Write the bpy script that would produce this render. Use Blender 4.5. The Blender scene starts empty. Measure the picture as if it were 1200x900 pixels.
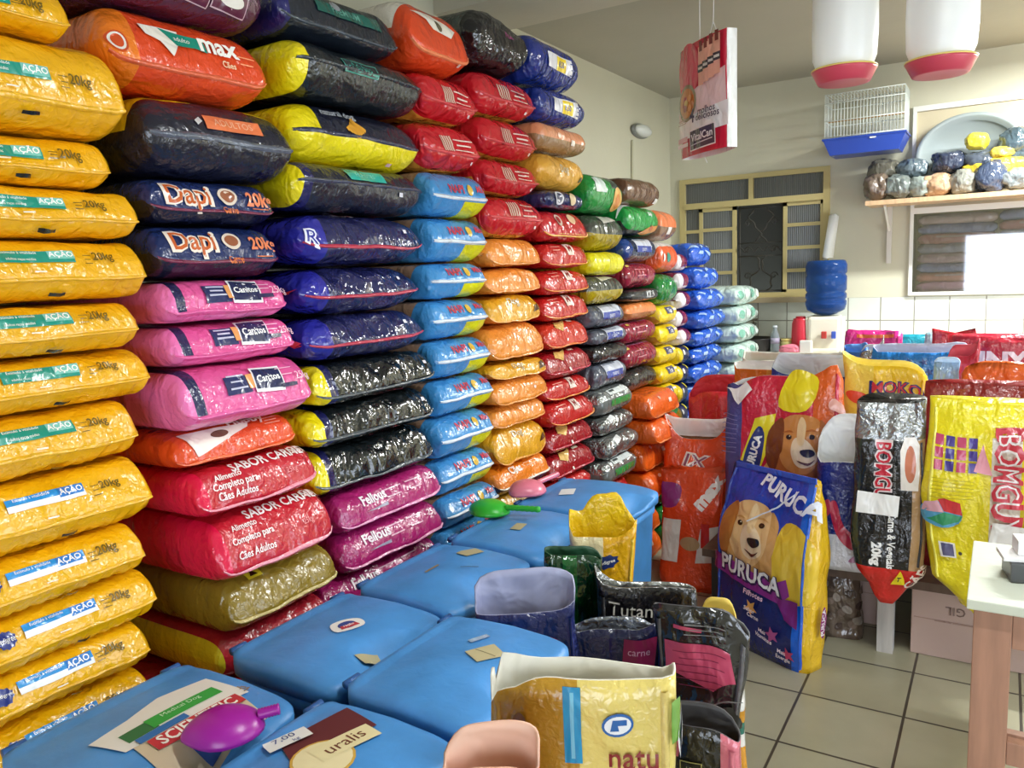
import bpy, bmesh, math, random
from mathutils import Vector, Matrix, noise
D = bpy.data; SC = bpy.context.scene; COL = SC.collection
PI = math.pi; sin = math.sin; cos = math.cos
rnd = random.Random(7)

# ------------------------------------------------------------------ camera, world, lights
CAMZ = 1.6
F = 926.0
yv = Vector((.525, .1387, -.8396)).normalized()          # world Y in camera axes (x right, y up, z back)
uv = Vector((-.0395, .9895, .1388)); uv = (uv - yv * uv.dot(yv)).normalized()
xv = yv.cross(uv).normalized()
camd = D.cameras.new('camera'); cam = D.objects.new('camera', camd); COL.objects.link(cam)
camd.sensor_width = 36; camd.lens = F / 1200 * 36; camd.clip_start = .05
R3 = Matrix((xv, yv, uv))                                   # rows: world axes in camera coordinates
cam.matrix_world = Matrix.Translation((0, 0, CAMZ)) @ R3.to_4x4()
SC.camera = cam

def ray(px, py):
    return R3 @ Vector((px - 600, 450 - py, -F))
def at_x(px, py, X):
    r = ray(px, py); t = X / r.x; return Vector((X, r.y * t, CAMZ + r.z * t))
def at_y(px, py, Y):
    r = ray(px, py); t = Y / r.y; return Vector((r.x * t, Y, CAMZ + r.z * t))
def at_z(px, py, Z):
    r = ray(px, py); t = (Z - CAMZ) / r.z; return Vector((r.x * t, r.y * t, Z))

w = D.worlds.new('world'); SC.world = w; w.use_nodes = True
w.node_tree.nodes['Background'].inputs[0].default_value = (.75, .85, 1, 1)
w.node_tree.nodes['Background'].inputs[1].default_value = 4.0
SC.view_settings.view_transform = 'Standard'; SC.view_settings.look = 'None'
SC.view_settings.gamma = 1; SC.view_settings.use_curve_mapping = False
SC.view_settings.exposure = 0.22
SC.cycles.max_bounces = 6; SC.cycles.diffuse_bounces = 4; SC.cycles.glossy_bounces = 3
SC.cycles.transparent_max_bounces = 8; SC.cycles.caustics_reflective = False; SC.cycles.caustics_refractive = False
SC.cycles.use_denoising = True

def area(name, loc, target, sx, sy, power, col):
    l = D.lights.new(name, 'AREA'); l.shape = 'RECTANGLE'; l.size = sx; l.size_y = sy; l.energy = power; l.color = col
    o = D.objects.new(name, l); COL.objects.link(o); o.location = loc
    o.rotation_euler = (Vector(target) - Vector(loc)).to_track_quat('-Z', 'Y').to_euler()
    return o
XW, YB, ZC, YR, XR = -2.32, 6.23, 2.92, -2.0, 2.6            # left wall, back wall, ceiling, street side, right wall
area('doorway_daylight', (.65, YR - .05, 1.0), (.0, 2.0, 1.1), 2.3, 1.8, 20, (.93, .97, 1))
area('side_doorway_daylight', (XR + .05, 2.6, 1.15), (-1.2, 2.8, 1.2), 2.6, 2.0, 16, (.95, .98, 1))

# ------------------------------------------------------------------ materials
def lin(c): return c / 12.92 if c <= .04045 else ((c + .055) / 1.055) ** 2.4
def rgb(h):
    h = h.lstrip('#'); return tuple(lin(int(h[i:i + 2], 16) / 255) for i in (0, 2, 4)) + (1,)
_M = {}
def M(col, fin='bag'):
    k = (col, fin)
    if k in _M: return _M[k]
    m = D.materials.new(fin + '_' + col.lstrip('#')); m.use_nodes = True
    N = m.node_tree.nodes; Lk = m.node_tree.links; B = N['Principled BSDF']
    c = rgb(col); B.inputs['Base Color'].default_value = c
    def nd(t, **kw):
        n = N.new(t)
        for a, b in kw.items(): setattr(n, a, b)
        return n
    def bump(sc, dist, strength, det=3, prev=None, stretch=None, rough=.5):
        tc = nd('ShaderNodeTexCoord'); mp = nd('ShaderNodeMapping')
        oi = nd('ShaderNodeObjectInfo'); ad = nd('ShaderNodeVectorMath', operation='ADD')
        Lk.new(tc.outputs['Object'], mp.inputs[0])
        if stretch: mp.inputs['Scale'].default_value = stretch
        ml = nd('ShaderNodeMath', operation='MULTIPLY'); ml.inputs[1].default_value = 17
        Lk.new(oi.outputs['Random'], ml.inputs[0])
        Lk.new(mp.outputs[0], ad.inputs[0]); Lk.new(ml.outputs[0], ad.inputs[1])
        n = nd('ShaderNodeTexNoise'); n.inputs['Scale'].default_value = sc; n.inputs['Detail'].default_value = det
        n.inputs['Roughness'].default_value = rough; n.inputs['Distortion'].default_value = .6
        Lk.new(ad.outputs[0], n.inputs['Vector'])
        b = nd('ShaderNodeBump'); b.inputs['Distance'].default_value = dist; b.inputs['Strength'].default_value = strength
        Lk.new(n.outputs['Fac'], b.inputs['Height'])
        if prev: Lk.new(prev.outputs[0], b.inputs['Normal'])
        return b
    if fin == 'bag':
        B.inputs['Roughness'].default_value = .26; B.inputs['Specular IOR Level'].default_value = .6; B.inputs['Coat Weight'].default_value = .35; B.inputs['Coat Roughness'].default_value = .07
        b1 = bump(17, .03, .5, 2, stretch=(1, 1, .5)); b2 = bump(60, .009, .4, 2, b1); Lk.new(b2.outputs[0], B.inputs['Coat Normal'])
        Lk.new(b2.outputs[0], B.inputs['Normal'])
    elif fin == 'print':
        B.inputs['Roughness'].default_value = .27; B.inputs['Specular IOR Level'].default_value = .5; B.inputs['Coat Weight'].default_value = .4; B.inputs['Coat Roughness'].default_value = .08
        b1 = bump(17, .03, .5, 2, stretch=(1, 1, .5)); Lk.new(b1.outputs[0], B.inputs['Normal']); Lk.new(b1.outputs[0], B.inputs['Coat Normal'])
    elif fin == 'wrap':
        B.inputs['Roughness'].default_value = .12; B.inputs['Specular IOR Level'].default_value = .9
        b1 = bump(14, .04, .75, 2, stretch=(1, 1, .5)); b2 = bump(34, .012, .45, 2, b1)
        Lk.new(b2.outputs[0], B.inputs['Normal'])
    elif fin == 'foil':
        B.inputs['Roughness'].default_value = .25; B.inputs['Metallic'].default_value = .75
        b1 = bump(14, .04, .8, 2); b2 = bump(50, .012, .6, 2, b1)
        Lk.new(b2.outputs[0], B.inputs['Normal'])
    elif fin == 'liner':
        B.inputs['Roughness'].default_value = .5; B.inputs['Subsurface Weight'].default_value = 0
        Lk.new(bump(10, .04, .5, 2).outputs[0], B.inputs['Normal'])
    elif fin == 'bin':
        B.inputs['Roughness'].default_value = .42
        tc = nd('ShaderNodeTexCoord'); n = nd('ShaderNodeTexNoise'); n.inputs['Scale'].default_value = 9; n.inputs['Detail'].default_value = 6
        Lk.new(tc.outputs['Object'], n.inputs['Vector'])
        r = nd('ShaderNodeValToRGB'); r.color_ramp.elements[0].position = .3; r.color_ramp.elements[1].position = .7
        r.color_ramp.elements[0].color = tuple(x * .82 for x in c[:3]) + (1,); r.color_ramp.elements[1].color = tuple(min(1, x * 1.1) for x in c[:3]) + (1,)
        Lk.new(n.outputs['Fac'], r.inputs[0]); Lk.new(r.outputs[0], B.inputs['Base Color'])
        Lk.new(bump(30, .004, .3, 3).outputs[0], B.inputs['Normal'])
    elif fin == 'paint':
        B.inputs['Roughness'].default_value = .6
        tc = nd('ShaderNodeTexCoord'); n = nd('ShaderNodeTexNoise'); n.inputs['Scale'].default_value = 2.2; n.inputs['Detail'].default_value = 8
        Lk.new(tc.outputs['Object'], n.inputs['Vector'])
        r = nd('ShaderNodeValToRGB'); r.color_ramp.elements[0].position = .25; r.color_ramp.elements[1].position = .75
        r.color_ramp.elements[0].color = tuple(x * .9 for x in c[:3]) + (1,); r.color_ramp.elements[1].color = c
        Lk.new(n.outputs['Fac'], r.inputs[0]); Lk.new(r.outputs[0], B.inputs['Base Color'])
        Lk.new(bump(40, .003, .3, 3).outputs[0], B.inputs['Normal'])
    elif fin == 'wood':
        B.inputs['Roughness'].default_value = .5
        tc = nd('ShaderNodeTexCoord'); mp = nd('ShaderNodeMapping'); mp.inputs['Scale'].default_value = (30, 30, 3)
        n = nd('ShaderNodeTexNoise'); n.inputs['Scale'].default_value = 1.5; n.inputs['Detail'].default_value = 5
        Lk.new(tc.outputs['Object'], mp.inputs[0]); Lk.new(mp.outputs[0], n.inputs['Vector'])
        r = nd('ShaderNodeValToRGB'); r.color_ramp.elements[0].position = .3; r.color_ramp.elements[1].position = .7
        r.color_ramp.elements[0].color = tuple(x * .72 for x in c[:3]) + (1,); r.color_ramp.elements[1].color = c
        Lk.new(n.outputs['Fac'], r.inputs[0]); Lk.new(r.outputs[0], B.inputs['Base Color'])
    elif fin == 'metal':
        B.inputs['Roughness'].default_value = .3; B.inputs['Metallic'].default_value = .9
    elif fin == 'plastic':
        B.inputs['Roughness'].default_value = .3
    elif fin == 'ribglass':
        B.inputs['Roughness'].default_value = .18; B.inputs['Specular IOR Level'].default_value = .7
        tc = nd('ShaderNodeTexCoord'); wv = nd('ShaderNodeTexWave'); wv.inputs['Scale'].default_value = 22
        Lk.new(tc.outputs['Object'], wv.inputs['Vector'])
        b = nd('ShaderNodeBump'); b.inputs['Distance'].default_value = .004; b.inputs['Strength'].default_value = .8
        Lk.new(wv.outputs['Fac'], b.inputs['Height']); Lk.new(b.outputs[0], B.inputs['Normal'])
        r = nd('ShaderNodeValToRGB'); r.color_ramp.elements[0].color = tuple(x * .55 for x in c[:3]) + (1,); r.color_ramp.elements[1].color = c
        Lk.new(wv.outputs['Fac'], r.inputs[0]); Lk.new(r.outputs[0], B.inputs['Base Color'])
    elif fin == 'translucent':
        B.inputs['Roughness'].default_value = .12; B.inputs['Transmission Weight'].default_value = .6; B.inputs['IOR'].default_value = 1.25
    elif fin == 'glass':
        tr = nd('ShaderNodeBsdfTransparent'); gl = nd('ShaderNodeBsdfGlossy'); gl.inputs['Roughness'].default_value = .03; mx = nd('ShaderNodeMixShader'); mx.inputs[0].default_value = .22
        Lk.new(tr.outputs[0], mx.inputs[1]); Lk.new(gl.outputs[0], mx.inputs[2]); Lk.new(mx.outputs[0], N['Material Output'].inputs[0])
    elif fin == 'matt':
        B.inputs['Roughness'].default_value = .75
    elif fin == 'kibble':
        B.inputs['Roughness'].default_value = .8
        v = nd('ShaderNodeTexVoronoi'); v.inputs['Scale'].default_value = 70; tc = nd('ShaderNodeTexCoord'); Lk.new(tc.outputs['Object'], v.inputs['Vector'])
        b = nd('ShaderNodeBump'); b.inputs['Distance'].default_value = .01; Lk.new(v.outputs['Distance'], b.inputs['Height']); Lk.new(b.outputs[0], B.inputs['Normal'])
    elif fin == 'lamp':
        B.inputs['Emission Color'].default_value = c; B.inputs['Emission Strength'].default_value = 30
    _M[k] = m; return m

# ------------------------------------------------------------------ mesh helpers
def props(o, label=None, cat=None, group=None, kind=None):
    if label: o['label'] = label
    if cat: o['category'] = cat
    if group: o['group'] = group
    if kind: o['kind'] = kind
    return o
def mk(name, V, Fc, mats, fm=None, parent=None, smooth=True, **kw):
    me = D.meshes.new(name); me.from_pydata([tuple(v) for v in V], [], Fc)
    for m in mats: me.materials.append(m)
    if fm: me.polygons.foreach_set('material_index', fm)
    me.polygons.foreach_set('use_smooth', [smooth] * len(Fc)); me.update()
    o = D.objects.new(name, me); COL.objects.link(o)
    if parent: o.parent = parent
    return props(o, **kw)
class MB:
    """collects simple solids into ONE mesh"""
    def __init__(s): s.V = []; s.F = []; s.m = []; s.mats = []; s.cur = 0
    def mat(s, m):
        if m not in s.mats: s.mats.append(m)
        s.cur = s.mats.index(m); return s
    def add(s, V, Fs):
        n = len(s.V); s.V += [Vector(v) for v in V]; s.F += [tuple(i + n for i in f) for f in Fs]; s.m += [s.cur] * len(Fs); return s
    def box(s, a, b, bev=0):
        x0, y0, z0 = a; x1, y1, z1 = b
        if x0 > x1: x0, x1 = x1, x0
        if y0 > y1: y0, y1 = y1, y0
        if z0 > z1: z0, z1 = z1, z0
        if bev <= 0:
            return s.add([(x0, y0, z0), (x1, y0, z0), (x1, y1, z0), (x0, y1, z0), (x0, y0, z1), (x1, y0, z1), (x1, y1, z1), (x0, y1, z1)],
                         [(0, 3, 2, 1), (4, 5, 6, 7), (0, 1, 5, 4), (1, 2, 6, 5), (2, 3, 7, 6), (3, 0, 4, 7)])
        bm = bmesh.new(); bmesh.ops.create_cube(bm, size=1)
        for v in bm.verts: v.co = Vector(((x0 + x1) / 2 + v.co.x * (x1 - x0), (y0 + y1) / 2 + v.co.y * (y1 - y0), (z0 + z1) / 2 + v.co.z * (z1 - z0)))
        bmesh.ops.bevel(bm, geom=bm.edges[:], offset=bev, segments=2, affect='EDGES', profile=.6)
        bm.verts.index_update(); V = [v.co.copy() for v in bm.verts]; Fs = [tuple(v.index for v in f.verts) for f in bm.faces]; bm.free()
        return s.add(V, Fs)
    def bar(s, p, q, w, h=None):
        p = Vector(p); q = Vector(q); d = (q - p).normalized(); h = h or w
        a = Vector((0, 0, 1)) if abs(d.z) < .9 else Vector((0, 1, 0))
        u = d.cross(a).normalized() * w / 2; v = u.cross(d).normalized() * h / 2
        V = [p - u - v, p + u - v, p + u + v, p - u + v, q - u - v, q + u - v, q + u + v, q - u + v]
        return s.add(V, [(3, 2, 1, 0), (4, 5, 6, 7), (0, 1, 5, 4), (1, 2, 6, 5), (2, 3, 7, 6), (3, 0, 4, 7)])
    def tube(s, pts, r, n=8, cap=True):
        pts = [Vector(p) for p in pts]; rs = r if isinstance(r, (list, tuple)) else [r] * len(pts); V = []; Fs = []
        for i, p in enumerate(pts):
            d = (pts[min(i + 1, len(pts) - 1)] - pts[max(i - 1, 0)]).normalized()
            a = Vector((0, 0, 1)) if abs(d.z) < .9 else Vector((1, 0, 0))
            u = d.cross(a).normalized(); v = d.cross(u)
            V += [p + (u * cos(2 * PI * k / n) + v * sin(2 * PI * k / n)) * rs[i] for k in range(n)]
        for i in range(len(pts) - 1):
            for k in range(n): Fs.append((i * n + k, (i + 1) * n + k, (i + 1) * n + (k + 1) % n, i * n + (k + 1) % n))
        if cap: Fs.append(tuple(range(n))); Fs.append(tuple((len(pts) - 1) * n + k for k in reversed(range(n))))
        return s.add(V, Fs)
    def lathe(s, prof, n=28, c=(0, 0, 0), sy=1):
        c = Vector(c); V = []; Fs = []
        for r, z in prof: V += [c + Vector((r * cos(2 * PI * k / n), sy * r * sin(2 * PI * k / n), z)) for k in range(n)]
        for i in range(len(prof) - 1):
            for k in range(n): Fs.append((i * n + k, i * n + (k + 1) % n, (i + 1) * n + (k + 1) % n, (i + 1) * n + k))
        Fs.append(tuple(reversed(range(n)))); Fs.append(tuple((len(prof) - 1) * n + k for k in range(n)))
        return s.add(V, Fs)
    def build(s, name, parent=None, smooth=False, **kw):
        return mk(name, s.V, s.F, s.mats, s.m, parent, smooth, **kw)
def empty(name, loc, rz=0, **kw):
    o = D.objects.new(name, None); COL.objects.link(o); o.location = loc; o.rotation_euler = (0, 0, rz); o.empty_display_size = .05
    return props(o, **kw)

# ------------------------------------------------------------------ flat shapes that get printed on curved surfaces
def refine(V, T, mx):
    V = [tuple(v) for v in V]; T = list(T)
    for _ in range(6):
        mid = {}; out = []
        def mp(a, b):
            k = (a, b) if a < b else (b, a)
            if k in mid: return mid[k]
            if math.dist(V[a], V[b]) > mx:
                V.append(((V[a][0] + V[b][0]) / 2, (V[a][1] + V[b][1]) / 2)); mid[k] = len(V) - 1
            else: mid[k] = None
            return mid[k]
        ch = False
        for a, b, c in T:
            m = [mp(a, b), mp(b, c), mp(c, a)]; k = sum(x is not None for x in m)
            if k == 0: out.append((a, b, c)); continue
            ch = True
            if k == 3: out += [(a, m[0], m[2]), (m[0], b, m[1]), (m[2], m[1], c), (m[0], m[1], m[2])]; continue
            while m[0] is None or (k == 2 and m[2] is not None and m[1] is None):
                a, b, c = b, c, a; m = m[1:] + m[:1]
            if k == 1: out += [(a, m[0], c), (m[0], b, c)]
            else: out += [(m[0], b, m[1]), (a, m[0], m[1]), (a, m[1], c)]
        T = out
        if not ch: break
    return V, T
_S = {}
def cached(k, f):
    if k not in _S: _S[k] = f()
    return _S[k]
def RC(w_, h_): return cached(('r', round(w_, 4), round(h_, 4)), lambda: refine([(-w_ / 2, -h_ / 2), (w_ / 2, -h_ / 2), (w_ / 2, h_ / 2), (-w_ / 2, h_ / 2)], [(0, 1, 2), (0, 2, 3)], .014))
def EL(w_, h_, n=20):
    def f():
        V = [(0, 0)] + [(w_ / 2 * cos(2 * PI * k / n), h_ / 2 * sin(2 * PI * k / n)) for k in range(n)]
        return refine(V, [(0, 1 + k, 1 + (k + 1) % n) for k in range(n)], .016)
    return cached(('e', round(w_, 4), round(h_, 4)), f)
def PG(*pts):
    def f():
        bm = bmesh.new(); vs = [bm.verts.new((x, y, 0)) for x, y in pts]; fc = bm.faces.new(vs)
        if fc.normal.z < 0: fc.normal_flip()
        bm.normal_update()
        if fc.normal.z < 0: fc.normal_flip()
        bmesh.ops.triangulate(bm, faces=[fc]); bm.verts.index_update()
        V = [(v.co.x, v.co.y) for v in bm.verts]; T = [tuple(v.index for v in g.verts) for g in bm.faces]; bm.free()
        return refine(V, T, .016)
    return cached(('p', pts), f)
def TX(t, h_, bold=.0, mx=.018, sx=1.0):
    def f():
        cu = D.curves.new('lettering', 'FONT'); cu.body = t; cu.align_x = 'CENTER'; cu.align_y = 'CENTER'; cu.offset = bold; cu.resolution_u = 2
        o = D.objects.new('lettering', cu); COL.objects.link(o); bpy.context.view_layer.update()
        me = D.meshes.new_from_object(o.evaluated_get(bpy.context.evaluated_depsgraph_get()))
        me.calc_loop_triangles(); s_ = h_ / .72
        V = [(v.co.x * s_ * sx, v.co.y * s_) for v in me.vertices]; T = []
        for lt in me.loop_triangles:
            a, b, c = lt.vertices
            ar = (V[b][0] - V[a][0]) * (V[c][1] - V[a][1]) - (V[c][0] - V[a][0]) * (V[b][1] - V[a][1])
            T.append((a, b, c) if ar > 0 else (a, c, b))
        D.objects.remove(o); D.meshes.remove(me); D.curves.remove(cu)
        return refine(V, T, mx)
    return cached(('t', t, h_, bold, sx), f)
def spow(v, e): return math.copysign(abs(v) ** e, v)

class Printed:
    """a curved surface s.pt(a, b, off) in metres-ish coordinates that takes printed shapes"""
    def start(s): s.V = []; s.Fc = []; s.fm = []; s.mats = []; s.layer = 0
    def mi(s, m):
        if m not in s.mats: s.mats.append(m)
        return s.mats.index(m)
    def put(s, col, shp, cx, cy, rot=0, k=1.0, fin='print'):
        V, T = shp; n = len(s.V); c, sn = cos(rot), sin(rot); s.layer += 1; off = .0022 + .0005 * s.layer
        x0, y0 = s.org(cx, cy); i = s.mi(M(col, fin)); e = .002
        for x, y in V:
            X = x0 + (x * c - y * sn) * k; Y = y0 + (x * sn + y * c) * k
            p = s.at(X, Y); dn = (s.at(X + e, Y) - p).cross(s.at(X, Y + e) - p)
            if dn.length > 1e-12: dn.normalize()
            s.V.append(p + dn * off)
        for t in T: s.Fc.append(tuple(a + n for a in t)); s.fm.append(i)

class Lie(Printed):
    """a filled bag lying down: local x along the wall, -y towards the viewer, z up, origin at the centre"""
    def __init__(s, L, W, T, pe=7, wr=.004, seed=0, bend=0., nose=None, ridge=None, hump=0.):
        s.L, s.W, s.T, s.pe, s.wr, s.seed, s.bend, s.ridge, s.hump = L, W, T, pe, wr, seed, bend, ridge, hump
        s.n = nose or T * .62; s.A = .785 * T; s.hs = 0.; s.ps = 1.; s.cor = 0; s.start()
    def prof(s, h):
        n, T, W = s.n, s.T, s.W
        if -1 <= h <= 1:
            a = h * PI / 2; y = -W / 2 + n * (1 - abs(cos(a)) ** .85); z = T / 2 * spow(sin(a), .92); r = s.ridge
            if r is not None: y = .35 * y + .65 * (-W / 2 + n * ((h - r) / (1 - r) if h > r else (r - h) / (1 + r)) ** 1.5)
            return y, z, -cos(a), sin(a)
        d = (abs(h) - 1) * s.A
        return -W / 2 + n + d, math.copysign(T / 2, h), 0, math.copysign(1, h)
    def pt(s, x, h, off=0):
        y, z, ny, nz = s.prof(h)
        return s.fin(x, y, z, ny, nz, h, off)
    def fin(s, x, y, z, ny, nz, h, off=0):
        u = max(-1, min(1, x / (s.L / 2))); au = abs(u)
        g = max(.0, 1 - au ** s.pe) ** .45; g = .07 + .93 * g
        yc = y * (1 - .10 * (1 - g)); zc = z * g - s.bend * u * u
        nz1 = noise.noise(Vector((x * 7 + s.seed, y * 6, z * 9 + h * .2))) * s.wr * 1.6
        nz1 += noise.noise(Vector((x * 19, y * 15 + s.seed, z * 22))) * s.wr * .8
        nz1 -= abs(noise.noise(Vector((x * 9 + h * 1.5, s.seed * 1.7, h * 2.0)))) * s.wr * 1.1
        if s.ridge is not None: nz1 += .006 * math.exp(-((h - s.ridge) / .07) ** 2)
        if s.cor and -.95 < h < s.ridge: nz1 += .0028 * sin(x * 210 + 3 * noise.noise(Vector((x * 8, h * 2, s.seed)))) * min(1, (s.ridge - h) * 6) * min(1, (h + .95) * 4)
        k = off + nz1 * (.35 + .65 * g)
        if abs(h) > 1.6: k *= .3
        return Vector((x, yc + ny * k, zc + nz * k * .6 + (s.hump * (1 - au ** 2) if z > 0 else 0)))
    def at(s, X, Y): return s.pt(X, Y / s.A)
    def org(s, cx, cy): return cx * s.L / 2, (cy * s.ps + s.hs) * s.A
    def body(s, zone, col, fin='bag', xb=(), hb=(), nx=30):
        hb = [h + s.hs for h in hb]
        us = sorted(set([round(sin(PI / 2 * (2 * i / nx - 1)) * .6 + .4 * (2 * i / nx - 1), 4) for i in range(nx + 1)] + list(xb)))
        us = [-1.0, -.985] + [u for u in us if -.97 < u < .97] + [.985, 1.0]
        hs = sorted(set([round(-1 + i / 8, 4) for i in range(17)] + list(hb)))
        top = [1.4, 2.1, 3.0]
        sec = [(h,) + s.prof(h) for h in hs]
        dmax = s.W - 2 * s.n
        for t in (.12, .3, .6, 1.0):
            d = dmax * t; sec.append((1 + d / s.A, -s.W / 2 + s.n + d, s.T / 2, 0, 1))
        for a in (50, 0, -50): a = math.radians(a); sec.append((9, s.W / 2 - s.n + s.n * cos(a), s.T / 2 * sin(a), cos(a), sin(a)))
        for t in (1.0, .6, .3, .12):
            d = dmax * t; sec.append((-(1 + d / s.A), -s.W / 2 + s.n + d, -s.T / 2, 0, -1))
        n = len(sec); b = len(s.V)
        for u in us:
            for (h, y, z, ny, nz) in sec: s.V.append(s.fin(u * s.L / 2, y, z, ny, nz, h))
        for i in range(len(us) - 1):
            um = (us[i] + us[i + 1]) / 2
            for k in range(n):
                k2 = (k + 1) % n; h = sec[k][0]; h2 = sec[k2][0]; hm = (h + h2) / 2 if k2 else -9
                if h == 9 or h2 == 9: hm = 9
                c = (zone(um, hm - s.hs if hm not in (9, -9) else hm) if zone else None) or col
                c = c if isinstance(c, tuple) else (c, fin)
                s.Fc.append((b + i * n + k, b + (i + 1) * n + k, b + (i + 1) * n + k2, b + i * n + k2)); s.fm.append(s.mi(M(*c)))
        for end, i in ((0, 0), (1, len(us) - 1)):
            c = (zone(-1 if i == 0 else 1, 0) if zone else None) or col
            c = c if isinstance(c, tuple) else (c, fin)
            f = [b + i * n + k for k in range(n)]; s.Fc.append(tuple(reversed(f)) if end else tuple(f)); s.fm.append(s.mi(M(*c)))
        return s
    def strip(s, h, col, parent, wd=.005, name='side_seam', u0=-.97, u1=.97):
        V = []; Fs = []; m = 26
        for i in range(m + 1):
            x = (u0 + (u1 - u0) * i / m) * s.L / 2; wv = .75 + .5 * noise.noise(Vector((x * 30, s.seed, 1)))
            hh = h + .06 * noise.noise(Vector((x * 8, s.seed, 5)))
            V += [s.pt(x, hh - .045), s.pt(x, hh - .01, wd * wv), s.pt(x, hh + .02, wd * wv), s.pt(x, hh + .05)]
        for i in range(m):
            for k in range(3): Fs.append((4 * i + k, 4 * i + 4 + k, 4 * i + 5 + k, 4 * i + 1 + k))
        return mk(name, V, Fs, [M(col, 'bag')], None, parent)
    def seal(s, side, col, parent, ln=.03):
        V = []; Fs = []; m = 14; x0 = side * s.L / 2 * .985
        for i in range(m + 1):
            y = (-.44 + .88 * i / m) * s.W; zz = -s.bend + .006 * sin(i * 2.1 + s.seed)
            for dx, t in ((0, .004), (ln, .0015), (ln, -.0015), (0, -.004)): V.append((x0 + side * dx, y, zz + t - dx * .25 + .004 * sin(i * 1.7) * (dx > 0)))
        for i in range(m):
            for k in range(3): Fs.append((4 * i + k, 4 * i + k + 1, 4 * i + k + 5, 4 * i + k + 4))
        return mk('end_seal', V, Fs, [M(col, 'bag')], None, parent)

# ------------------------------------------------------------------ bag designs
def lines(b, col, u, h, w_, n, dh=.16, t=.0022):
    for i in range(n): b.put(col, RC(w_ * (1 - .25 * (i % 2)), t), u, h - dh * i)
def rosette(b, u, h, r=.02):
    pts = []
    for i in range(20):
        a = 2 * PI * i / 20; rr = r * (1 if i % 2 else .84); pts.append((rr * cos(a) * 1.2, rr * sin(a)))
    b.put('#1c2f7d', PG(*pts), u, h); b.put('#f4f4f4', TX('pedigree', r * .42), u, h)
def d_yellow(b, blue=False):
    t1, t2, t3 = ('#2290d8', '#f0f4f8', '#2a78c8') if blue else ('#16917f', '#16917f', '#7cc8bd')
    b.put(t1, RC(.15, .014), .21, .36); b.put(t2, RC(.15, .012), .21, .36 - .013 / b.A)
    b.put(t3, RC(.05, .018), .38, .36 - .003 / b.A); b.put('#ffffff', TX('AÇÃO', .012, .02), .38, .36 - .003 / b.A)
    b.put('#ffffff', TX('Estímulo à vitalidade', .006), .11, .38)
    if not blue: b.put('#f4f6f0', TX('adultos raças médias', .005), .11, .36 - .013 / b.A)
    b.put('#6a5410', TX('20kg', .017, .02), .67, .28); lines(b, '#6a5410', .55, .30, .018, 3, .09, .0016)
    b.put('#f2ead0', RC(.022, .003), .21, -.02)
    b.put('#17150f', RC(.034, .0075), .33, -.46)
    rosette(b, -.2, .24, .0155)
    b.put('#7a5a20', TX('Alimento para cães', .006), -.5, -.05)
def d_purple_silver(b):
    for u in (-.55, -.05, .45):
        b.put('#c9a8b8', RC(.1, .065), u, .1, -.1); b.put('#56203c', RC(.094, .059), u, .1, -.1); b.put('#d8d2cc', EL(.075, .035), u, .1, -.1)
def d_max(b):
    b.put('#c9491a', EL(.045, .05), -.88, .25); b.put('#e7e0d4', EL(.036, .04), -.88, .25); b.put('#c9491a', EL(.026, .03), -.88, .25)
    b.put('#ece6dc', PG((-.05, .03), (.05, .035), (.04, 0), (.015, -.03), (-.01, -.005), (-.04, .005)), -.36, .5)
    b.put('#148a74', PG((-.055, .02), (.055, .012), (.06, -.02), (.03, -.014), (-.02, -.018)), -.12, .62)
    b.put('#e8f0ea', TX('adulto', .012), -.12, .62)
    b.put('#f6f2ea', TX('max', .045, .03), .32, .66); b.put('#f0c8a0', TX('Cães', .014, .02), .42, .25); lines(b, '#f2a070', .66, .5, .05, 2)
def d_black_orange(b):
    b.put('#e2784a', RC(.16, .035), .12, .55); b.put('#f0b898', TX('ADULTOS', .018), .12, .55); b.put('#c8c8c8', RC(.02, .012), -.36, .52, .6)
def d_dapi(b):
    b.put('#f2e4d8', TX('Dapi', .05, .05), -.42, .28); b.put('#c8602c', TX('Dapi', .045, .012), -.42, .28)
    b.put('#e0d0c0', EL(.052, .04), .18, .3); b.put('#9a5a3c', EL(.038, .028), .18, .3); b.put('#d8703c', TX('Carne', .013, .02), .18, -.18)
    b.put('#e8845c', TX('20kg', .03, .03), .70, .22); b.put('#d8703c', RC(.05, .004), .70, -.1)
def d_pink(b):
    b.put('#232a5c', RC(.07, .042), -.2, .22); lines(b, '#c8c8e0', -.2, .42, .05, 3, .14, .004)
    b.put('#e8a060', RC(.02, .035), .0, .25)
    b.put('#f0f0f4', PG((-.048, -.026), (.042, -.03), (.048, .03), (-.042, .034)), .27, .24); b.put('#1f2550', PG((-.044, -.02), (.038, -.024), (.044, .024), (-.038, .028)), .27, .24)
    b.put('#ffffff', TX('Canitos', .0165, .02), .27, .25)
    lines(b, '#f0c0d8', .57, .42, .05, 2); b.put('#2c2450', RC(.05, .008), .57, .05); b.put('#f4c8dc', TX('25kg', .018), .82, .2)
def d_orange_cat(b):
    b.put('#efe8dc', PG((-.1, .035), (.1, .03), (.09, .015), (-.07, -.03)), -.3, .25); b.put('#6a4a38', EL(.05, .02), -.28, .42)
    b.put('#f4e4d0', TX('Hobby', .03, .03), .22, .85); lines(b, '#f0b090', .6, .7, .05, 3)
def d_sabor(b):
    b.put('#f4eeee', TX('SABOR CARNE', .03, .02, sx=.85), .22, .62); b.put('#f4d8d8', TX('25kg', .028, .02), .83, .66)
    for i, t in enumerate(('Alimento', 'Completo para', 'Cães Adultos')): b.put('#f4e4e4', TX(t, .0165, .02, sx=.9), -.5 + .06 * (i > 0), .42 - .24 * i)
    b.put('#e88890', TX('25kg', .014), .5, .1)
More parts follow.
